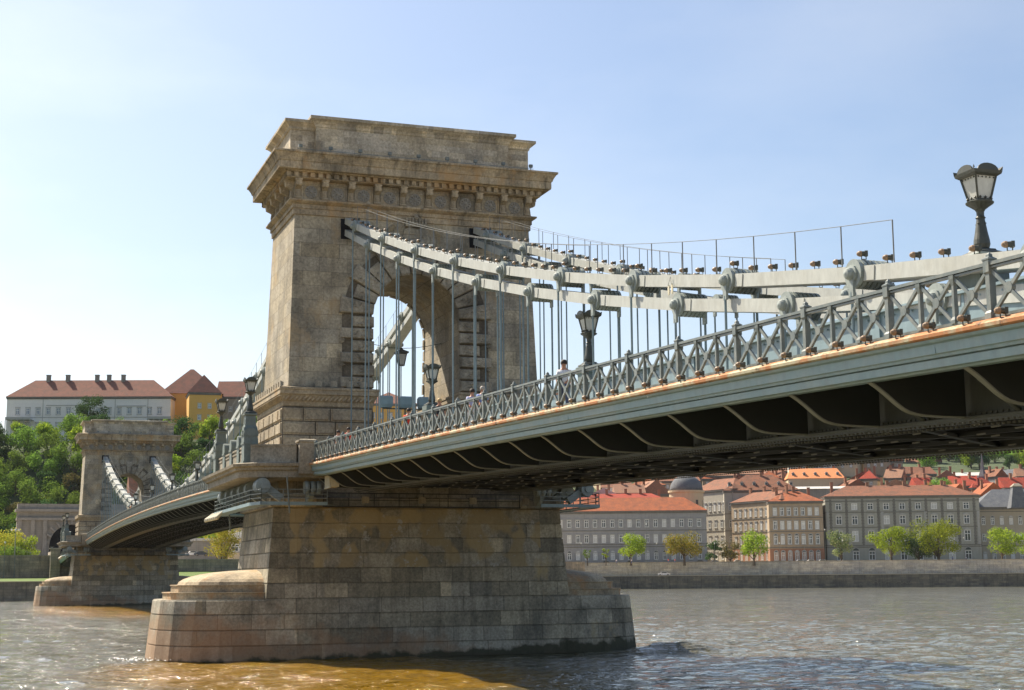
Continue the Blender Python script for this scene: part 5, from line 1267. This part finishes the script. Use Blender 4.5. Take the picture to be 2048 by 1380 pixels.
def make_tree(name, label, seed, rx, rz, trunk, nleaf, size, leaf, group=None, nb=16):
    t = thing(name, label, 'tree', (0, 0, 0), 0, group)
    vs, fs, bl = crown_mesh(seed, rx, rz, nleaf, size, nb)
    me = bpy.data.meshes.new('crown'); me.from_pydata([(v_[0], v_[1], v_[2] + trunk) for v_ in vs], [], fs); me.materials.append(leaf)
    o = bpy.data.objects.new('crown', me); C.objects.link(o); o.parent = t
    g = MB(); r0 = max(.16, rx * .055); g.lathe([(r0 * 1.5, -1), (r0 * 1.1, .4), (r0 * .8, trunk), (r0 * .5, trunk + rz)], 8)
    for b_ in bl[:7]: g.tube((0, 0, trunk * .8), (b_[0], b_[1], b_[2] + trunk), r0 * .5, 5, r0 * .15)
    g.build('trunk', M_BARK, t); return t
# street trees on the right bank
ST = [(1262, 1126, 556, 5.2, 3.8, 2.5, L_LIME, 'bright lime-green round tree, leftmost on the right bank promenade'),
      (1369, 1126, 556, 6.0, 4.0, 2.8, L_GOLD, 'golden-green spreading tree before the grey building'),
      (1212, 1126, 558, 1.5, 2.2, 1.2, L_LIME, 'slim sapling before the grey building, left of the lime tree'),
      (1175, 1126, 558, 1.5, 2.0, 1.2, L_GREEN, 'slim sapling at the left end of the grey building'),
      (1428, 1127, 560, 2.9, 3.9, 0.4, L_DARK, 'dark conical yew between grey and tan buildings'),
      (1461, 1127, 558, 3.2, 3.6, 1.2, L_BROWN, 'reddish-green small tree beside the dark yew'),
      (1508, 1126, 555, 5.2, 5.4, 1.4, L_LIME, 'bushy lime tree in front of the sunlit tan wing'),
      (1683, 1126, 555, 4.6, 5.0, 1.6, L_BLOSSOM, 'flowering chestnut tree at the left corner of the palace'),
      (1783, 1126, 555, 6.4, 5.6, 2.6, L_LIME, 'yellow-green tree before the palace, left of the dark chestnut'),
      (1838, 1127, 557, 5.4, 4.6, 1.6, L_DARK, 'dark flowering chestnut between two lime trees'),
      (1878, 1126, 555, 8.2, 7.0, 2.2, L_LIME, 'largest lime-green tree before the palace front'),
      (2005, 1126, 555, 5.8, 4.6, 2.8, L_LIME, 'lime-green tree before the yellowish building at right'),
      (2062, 1126, 555, 4.5, 4.4, 2.8, L_LIME, 'lime-green tree cut by the right edge'),
      (1881, 1003, 672, 6.0, 4.6, 1.0, L_GREEN, 'round dark green tree among the roofs behind the palace')]
for i, (px, py, d, rx, rz, tr, lf, lab) in enumerate(ST):
    rx *= 1.28; rz *= 1.08
    t = make_tree('street_tree', lab, 40 + i, rx, rz, tr, int(260 + rx * rx * 52), .62 if rx > 2 else .35, lf, nb=12 if rx < 4 else 18)
    p = at(px, py, d); t.location = p
t = make_tree('street_tree', 'orange-green tree on the lawn between the two piers', 77, 6.0, 5.6, 2.0, 3600, .45, L_GOLD, nb=22); t.location = at(442, 1143, 408)
t = make_tree('street_tree', 'golden and green riverside tree at the far left edge', 78, 7.2, 5.6, 1.2, 3600, .5, L_GOLD, nb=22); t.location = at(8, 1150, 405)
t = make_tree('street_tree', 'bright green riverside tree right of the golden one at far left', 79, 4.4, 4.6, 1.0, 2400, .45, L_LIME, nb=16); t.location = at(48, 1146, 403)
t = make_tree('street_tree', 'dark low tree under the golden one at far left', 80, 5.5, 3.6, .3, 2400, .5, L_GREEN, nb=16); t.location = at(20, 1150, 398)
t = make_tree('palace_tree', 'dark broad tree in front of the white palace', 81, 6.8, 5.4, 1.0, 3000, .6, L_DARK, nb=22); t.location = at(180, 848, 606)
# wooded hillside
protos = []
for k, (rx, rz, lf, wd) in enumerate(((7.0, 6.2, L_GREEN, 'mid green bushy tree'), (6.2, 5.4, L_DARK, 'dark green dense tree'), (7.6, 6.6, L_GREEN, 'broad green tree'), (5.6, 5.4, L_LIME, 'bright green sunlit tree'), (5.8, 5.0, L_BROWN, 'brownish green tree'), (5.0, 5.2, L_DARK, 'small dark tree'))):
    protos.append((make_tree('hill_tree', wd + ' in the wood below the castle', 100 + k, rx, rz, 1.0, 2300, .78, lf, nb=20), wd))
used = set(); rnd = random.Random(21); cnt = 0
def plant(px, D, k, extra=None, s=None):
    global cnt
    a = (px - 1024) / FPX
    P2_ = Vector((CAM.x, CAM.y)) + FWH * D + RH * (D * a)
    z = hill_h(P2_.x, P2_.y)
    pr, wd = protos[k]; lab = wd + ' in the wood below the castle' if extra is None else extra[1] % wd
    grp = 'trees on the castle hillside' if extra is None else extra[0]
    if k in used: c = copy_tree(pr, None, lab, grp)
    else: c = pr; used.add(k); c['label'] = lab; c['group'] = grp
    put(c, (P2_.x, P2_.y, z - .6), rnd.random() * 6.28, s or rnd.uniform(.8, 1.2)); cnt += 1
for D in (468, 477, 487, 498, 509, 520, 531, 543, 555, 567):
    px = -30 + rnd.random() * 30
    while px < 560:
        if not (D < 470 and 20 < px < 270):
            k = rnd.choice((0, 0, 1, 2, 2, 3, 4, 5, 1)); plant(px, D + rnd.uniform(-4, 4), k, None, rnd.uniform(.72, 1.12) * (.8 if D > 560 else 1))
        px += rnd.uniform(42, 62)
for i in range(44):
    k = rnd.choice((0, 2, 3, 5)); D = rnd.uniform(790, 890); px = rnd.uniform(1850, 2110) if i > 10 else rnd.uniform(1560, 1800)
    plant(px, D, k, ('trees below the castle rampart', '%s below the castle rampart at upper right'), rnd.uniform(.75, 1.1))
for px in (1590, 1640, 1712, 1860, 1880):
    plant(px, 712, 0, ('trees between the slope houses', '%s standing between houses of the slope'), .6)

# ================================================================== STREET THINGS ON THE FAR BANKS
def make_car(label, col):
    t = thing('parked_car', label, 'car', (0, 0, 0)); L = [(-2.1, .35), (-2.15, .75), (-1.9, .95), (-1.3, 1.02), (-.75, 1.42), (.75, 1.45), (1.35, 1.0), (2.0, .85), (2.15, .6), (2.1, .35)]
    g = MB(); g.loft([[(x, -.85, z) for x, z in L], [(x * .99, -.88, z) for x, z in L], [(x * .99, .88, z) for x, z in L], [(x, .85, z) for x, z in L]]); g.build('body', col, t)
    g = MB(); g.loft([[(x, y, z) for x, z in ((-1.1, 1.03), (-.65, 1.37), (.65, 1.39), (1.15, 1.03))] for y in (-.89, .89)]); g.build('window', M_PANE, t)
    for x in (-1.35, 1.35):
        for y in (-.8, .8): g = MB(); g.lathe([(.2, -.1), (.33, -.1), (.33, .1), (.2, .1)], 14, (x, y, .33), 'y'); w_ = g.build('wheel', M_BLACK, t); g = MB(); g.lathe([(.19, -.11), (.19, .11)], 10, (x, y, .33), 'y'); g.build('rim', M_PARA, w_)
    for y in (-.6, .6): g = MB(); g.box(2.05, 2.15, y - .15, y + .15, .62, .75); g.build('headlight', M_WHITE, t)
    return t
M_SILV = plain('silver_car_paint', (0.55, 0.56, 0.58), 0.3, .05); M_CARW = plain('white_car_paint', (0.75, 0.75, 0.75), 0.3, .05); M_CARD = plain('dark_car_paint', (0.04, 0.05, 0.07), 0.25, .05); M_CARB = plain('blue_car_paint', (0.12, 0.2, 0.36), 0.3, .05)
sp_ang = math.atan2(BD.y, BD.x)
for px, py, d, col, lab in ((1328, 1146, 532, M_SILV, 'silver car driving along the lower quay'), (1430, 1126, 566, M_CARB, 'light blue car parked by the dark yew'), (1475, 1126, 566, M_CARW, 'white car parked beside the sunlit tan wing'), (1622, 1126, 566, M_CARW, 'white car parked before the tan corner building'),
        (1600, 1126, 566, M_SILV, 'silver car half hidden behind the embankment wall'), (1645, 1126, 567, M_SILV, 'silver car parked at the gap before the palace'), (1212, 1126, 566, M_CARD, 'dark car parked before the grey building'), (1260, 1127, 567, M_CARD, 'dark car under the leftmost lime tree'),
        (1400, 1127, 566, M_CARD, 'dark car at the right end of the grey building'), (385, 1112, 445, M_CARW, 'white car on the road glimpsed below the main span'), (402, 1112, 445, M_CARD, 'dark car following the white one below the main span')):
    t = make_car(lab, col); p = at(px, py, d); zz = 4.47 if d < 540 else 8.67
    t.location = (p.x, p.y, zz if d > 500 else p.z); t.rotation_euler = (0, 0, sp_ang if d > 500 else math.pi / 2)
def pole(label, px, py, d, h, name='lamp_post', heads=1):
    t = thing(name, label, 'lamp post', at(px, py, d)); g = MB(); g.lathe([(.16, 0), (.12, .8), (.07, 1.2), (.05, h)], 8); g.build('pole', M_RAIL, t)
    for k in range(heads):
        x = (k - (heads - 1) / 2) * .9; g = MB(); g.lathe([(.05, h - .1), (.22, h + .1), (.26, h + .3), (.12, h + .5)], 10, (0, x, 0)); g.build('lamp_head', M_LAMPG, t)
        if heads > 1: g = MB(); g.bar((0, 0, h - .2), (0, x, h - .05), .06, .06); g.build('arm', M_RAIL, t)
for i, (px, h) in enumerate(((1163, 7), (1294, 14), (1314, 7), (1481, 13), (1430, 7), (1560, 7), (1610, 14), (1652, 12), (1687, 8), (1812, 8), (1930, 9), (1988, 9))):
    pole('lamp post on the right bank promenade, %s from the left' % ORD[i], px, 1126, 553, h)
pole('pale thin lamp post on the lawn at the far left', 7, 1160, 372, 9); pole('pale thin lamp post beside the riverside tree at left', 28, 1155, 374, 11.5)
pole('street lamp with three bright heads over the golden tree', 27, 1146, 392, 11, heads=3)
pole('lamp post before the orange-green tree below the main span', 391, 1142, 400, 9)

# ================================================================== PEOPLE
SKINM = plain('skin', (0.50, 0.25, 0.16), 0.6, .1)
def cloth(n, c): return plain(n, c, .85, .2, 6)
def skin_obj(name, verts, edges, mat, parent, sub=1):
    me = bpy.data.meshes.new(name); bm = bmesh.new(); lay = bm.verts.layers.skin.verify(); bv = []
    for i, (p, r_) in enumerate(verts):
        v_ = bm.verts.new(p); v_[lay].radius = (r_, r_) if not isinstance(r_, tuple) else r_; v_[lay].use_root = (i == 0); bv.append(v_)
    for a, b_ in edges: bm.edges.new((bv[a], bv[b_]))
    bm.to_mesh(me); bm.free(); o = bpy.data.objects.new(name, me); C.objects.link(o); me.materials.append(mat)
    m_ = o.modifiers.new('skin', 'SKIN'); m_.use_smooth_shade = True; s_ = o.modifiers.new('sub', 'SUBSURF'); s_.levels = sub; s_.render_levels = sub
    o.parent = parent; return o
def person(label, x, y, z, face, shirt, trousers, hair, pose='stand', h=1.75, bare_arm=True, long_hair=False):
    """figure about 1.75 m tall; +X of the figure is where it looks"""
    t = thing('person', label, 'person', (x, y, z), face); t.scale = (h / 1.75,) * 3
    sw = .18 if pose == 'walk' else .04; lean = .12 if pose == 'lean' else 0
    V = [((0, 0, .95), .13), ((lean * .4, 0, 1.15), .125), ((lean * .8, 0, 1.38), .13), ((lean, 0, 1.50), .06), ((lean + .01, 0, 1.58), .075), ((lean + .02, 0, 1.67), .10), ((lean + .02, 0, 1.735), .07)]
    E_ = [(0, 1), (1, 2), (2, 3), (3, 4), (4, 5), (5, 6)]
    hands = []
    for s_ in (-1, 1):
        k = len(V); hx_ = s_ * sw
        V += [((0, s_ * .10, .90), .095), ((hx_ * .6 + .02, s_ * .11, .50), .062), ((hx_ * .9 - .03, s_ * .11, .10), .04), ((hx_ + .04, s_ * .115, .045), .04), ((hx_ + .15, s_ * .12, .03), .032)]
        E_ += [(0, k), (k, k + 1), (k + 1, k + 2), (k + 2, k + 3), (k + 3, k + 4)]
        k = len(V)
        if pose == 'lean': A = [((lean * .8, s_ * .19, 1.40), .055), ((lean + .05, s_ * .25, 1.16), .042), ((lean + .33, s_ * .16, 1.14), .03), ((lean + .38, s_ * .15, 1.14), .028)]
        else: A = [((0, s_ * .19, 1.40), .055), ((-hx_ * .5, s_ * .25, 1.12), .042), ((-hx_ * .9 + .08, s_ * .24, .88), .03), ((-hx_ * .9 + .11, s_ * .24, .81), .028)]
        V += A; E_ += [(2, k), (k, k + 1), (k + 1, k + 2), (k + 2, k + 3)]
        hp = Vector(A[3][0]); d = (hp - Vector(A[2][0])).normalized(); side = Vector((1, 0, 0)) if pose != 'lean' else Vector((0, -s_, 0))
        for f in range(4):
            k2 = len(V); b0_ = hp + side * (f - 1.5) * .019; L_ = (.055, .07, .065, .05)[f]
            V += [(tuple(b0_ + d * L_ * .6), .009), (tuple(b0_ + d * L_ + Vector((0, -s_ * .015, 0))), .008)]; E_ += [(k + 3, k2), (k2, k2 + 1)]
        k2 = len(V); V += [(tuple(hp + side * .04 + d * .0), .011), (tuple(hp + side * .06 + d * .035), .009)]; E_ += [(k + 3, k2), (k2, k2 + 1)]
    skin_obj('body', V, E_, SKINM, t)
    # shirt and trousers follow the body
    sv = [((0, 0, .93), .15), ((lean * .4, 0, 1.15), .145), ((lean * .8, 0, 1.38), .15), ((lean * .95, 0, 1.455), .08)]; se = [(0, 1), (1, 2), (2, 3)]
    for s_ in (-1, 1):
        k = len(sv); el = (lean + .03, s_ * .235, 1.22) if pose == 'lean' else (-s_ * sw * .3, s_ * .235, 1.2)
        sv += [((lean * .8, s_ * .19, 1.40), .075), (el, .066)]; se += [(2, k), (k, k + 1)]
    skin_obj('shirt', sv, se, shirt, t)
    tv = [((0, 0, .93), .15)]; te = []
    for s_ in (-1, 1):
        k = len(tv); hx_ = s_ * sw; tv += [((0, s_ * .10, .86), .115), ((hx_ * .6 + .02, s_ * .11, .50), .08), ((hx_ * .9 - .02, s_ * .11, .10), .065)]; te += [(0, k), (k, k + 1), (k + 1, k + 2)]
    skin_obj('trousers', tv, te, trousers, t)
    g = MB(); cx = lean - .01; rr_ = [(.02, .115), (.07, .105), (.105, .06), (.118, .0), (.112, -.05 if not long_hair else -.16), (.08, -.06 if not long_hair else -.17)]
    g.lathe(rr_, 12, (cx, 0, 1.70)); g.build('hair', hair, t, smooth=True)
    g = MB()
    for s_ in (-1, 1):
        g.lathe([(.0, -.006), (.011, 0), (.0, .006)], 6, (lean + .115, s_ * .035, 1.665), 'x')
    g.build('eyes', M_BLACK, t)
    g = MB(); g.add([(lean + .105, -.013, 1.63), (lean + .105, .013, 1.63), (lean + .14, 0, 1.632), (lean + .11, 0, 1.67)], [(0, 1, 2), (1, 3, 2), (3, 0, 2), (0, 3, 1)]); g.build('nose', SKINM, t)
    g = MB(); g.box(lean + .10, lean + .116, -.025, .025, 1.598, 1.606); g.build('mouth', P_BRICK, t)
    for s_ in (-1, 1): g = MB(); g.lathe([(.0, -.012), (.03, 0), (.0, .012)], 8, (lean + .02, s_ * .098, 1.655), 'y'); g.build('ear', SKINM, t)
    return t
C_WHITE = cloth('white_shirt', (.72, .72, .76)); C_LAV = cloth('lavender_shirt', (.48, .50, .72)); C_BLUE = cloth('blue_shirt', (.24, .32, .66)); C_RED = cloth('red_shirt', (.72, .06, .03)); C_BLK = cloth('black_shirt', (.03, .03, .035))
C_GREYC = cloth('grey_shirt', (.4, .4, .42)); C_OR = cloth('orange_vest', (.85, .28, .02)); C_JEAN = cloth('jeans', (.10, .13, .22)); C_KHAKI = cloth('khaki_trousers', (.36, .30, .2)); H_DARK = plain('dark_hair', (.03, .02, .015)); H_BLOND = plain('blond_hair', (.55, .38, .18)); H_GREY = plain('grey_hair', (.42, .38, .34))
back = R(-60)
for lab, x, y, sh, tr, hr, fc, ps, h in (
    ('person in a white shirt walking on the near footway left of the lamp', 48.3, -6.9, C_WHITE, C_JEAN, H_DARK, R(-25), 'walk', 1.82),
    ('person in dark brown clothes stooping low behind the railing beside the white shirt', 47.6, -6.7, C_KHAKI, C_KHAKI, H_DARK, R(-90), 'lean', 1.05),
    ('person in a lavender shirt with dark hair, left one of the walking pair', 37.5, -6.9, C_LAV, C_WHITE, H_DARK, R(180), 'walk', 1.74),
    ('person in a blue shirt with grey hair, right one of the walking pair', 38.9, -6.9, C_BLUE, C_KHAKI, H_GREY, R(180), 'walk', 1.72),
    ('person with blond hair and a black top on the footway before the arch', 32.6, -6.9, C_BLK, C_BLK, H_BLOND, R(-30), 'stand', 1.75),
    ('person in a red top and dark hair on the footway under the floodlight bar', 27.3, -6.9, C_RED, C_JEAN, H_DARK, R(170), 'walk', 1.72),
    ('person in a red shirt near the foot of the near tower', 14.4, -6.9, C_RED, C_KHAKI, H_DARK, R(0), 'walk', 1.7),
    ('person in a grey shirt just right of the near tower balcony', 11.8, -6.9, C_GREYC, C_JEAN, H_DARK, R(0), 'walk', 1.72),
    ('person in a khaki top beside the red shirt near the tower', 15.6, -6.6, C_KHAKI, C_JEAN, H_DARK, R(10), 'walk', 1.66),
    ('person in an orange vest on the left footway of the main span', -111.8, -7.2, C_OR, C_OR, H_DARK, R(-40), 'lean', 1.8)):
    person(lab, x, y, bz(x) - .01, fc, sh, tr, hr, ps, h)
for i, (px, sh, lab) in enumerate(((1233, C_WHITE, 'distant person in white before the grey building, left one'), (1263, C_WHITE, 'distant person in white under the leftmost lime tree'), (1337, C_RED, 'distant person in red before the grey building, left of a pair'), (1350, C_RED, 'distant person in red before the grey building, right of a pair'), (1906, C_BLUE, 'distant person in blue right of the largest lime tree'), (1933, C_WHITE, 'distant person in white before the palace, rightmost'))):
    p = at(px, 1126, 554); person(lab, p.x, p.y, 8.66 if False else 9.0, R(-60), sh, C_JEAN, H_DARK, 'stand', 1.75)
# climbers: orange figure reaching over the far balcony wall
# river foam where the current meets the pier
g = MB(); rnd = random.Random(8); foam_m = plain('foam', (0.75, 0.76, 0.74), .8)
for i in range(60):
    a = rnd.random() * 1.3 - .15; r_ = rnd.random(); x = 6.3 - 8 * a * a * .2 - a * 2 + rnd.gauss(0, .25) - 1.5; y = -16.6 - .3 + rnd.gauss(0, .7) - a
    s = rnd.uniform(.03, .11); k = 7; z = .11 + rnd.random() * .03
    pts = [(x + s * 1.8 * math.cos(j * 6.283 / k) * rnd.uniform(.6, 1), y + s * math.sin(j * 6.283 / k) * rnd.uniform(.6, 1), z) for j in range(k)]
    g.add(pts + [(x, y, z + .03)], [(j, (j + 1) % k, k) for j in range(k)])
o = g.build('foam', foam_m); tag(o, 'flecks of white foam at the upstream foot of the near pier', 'foam', kind='stuff')
# ------------------------------------------------------------------ hazy air over the river and the far banks
g = MB(); g.box(-2750, 1750, -2250, 2850, -4, 185)
hz = g.build('haze', []) ; tag(hz, 'pale summer haze hanging over the river and the far banks', 'haze', kind='stuff')
mh = bpy.data.materials.new('haze_air'); mh.use_nodes = True; nt = mh.node_tree; nt.nodes.remove(nt.nodes['Principled BSDF'])
pv = nt.nodes.new('ShaderNodeVolumePrincipled'); pv.inputs['Color'].default_value = (0.86, 0.92, 1.0, 1); pv.inputs['Density'].default_value = HAZE
nt.links.new(pv.outputs[0], nt.nodes['Material Output'].inputs['Volume']); hz.data.materials.append(mh)
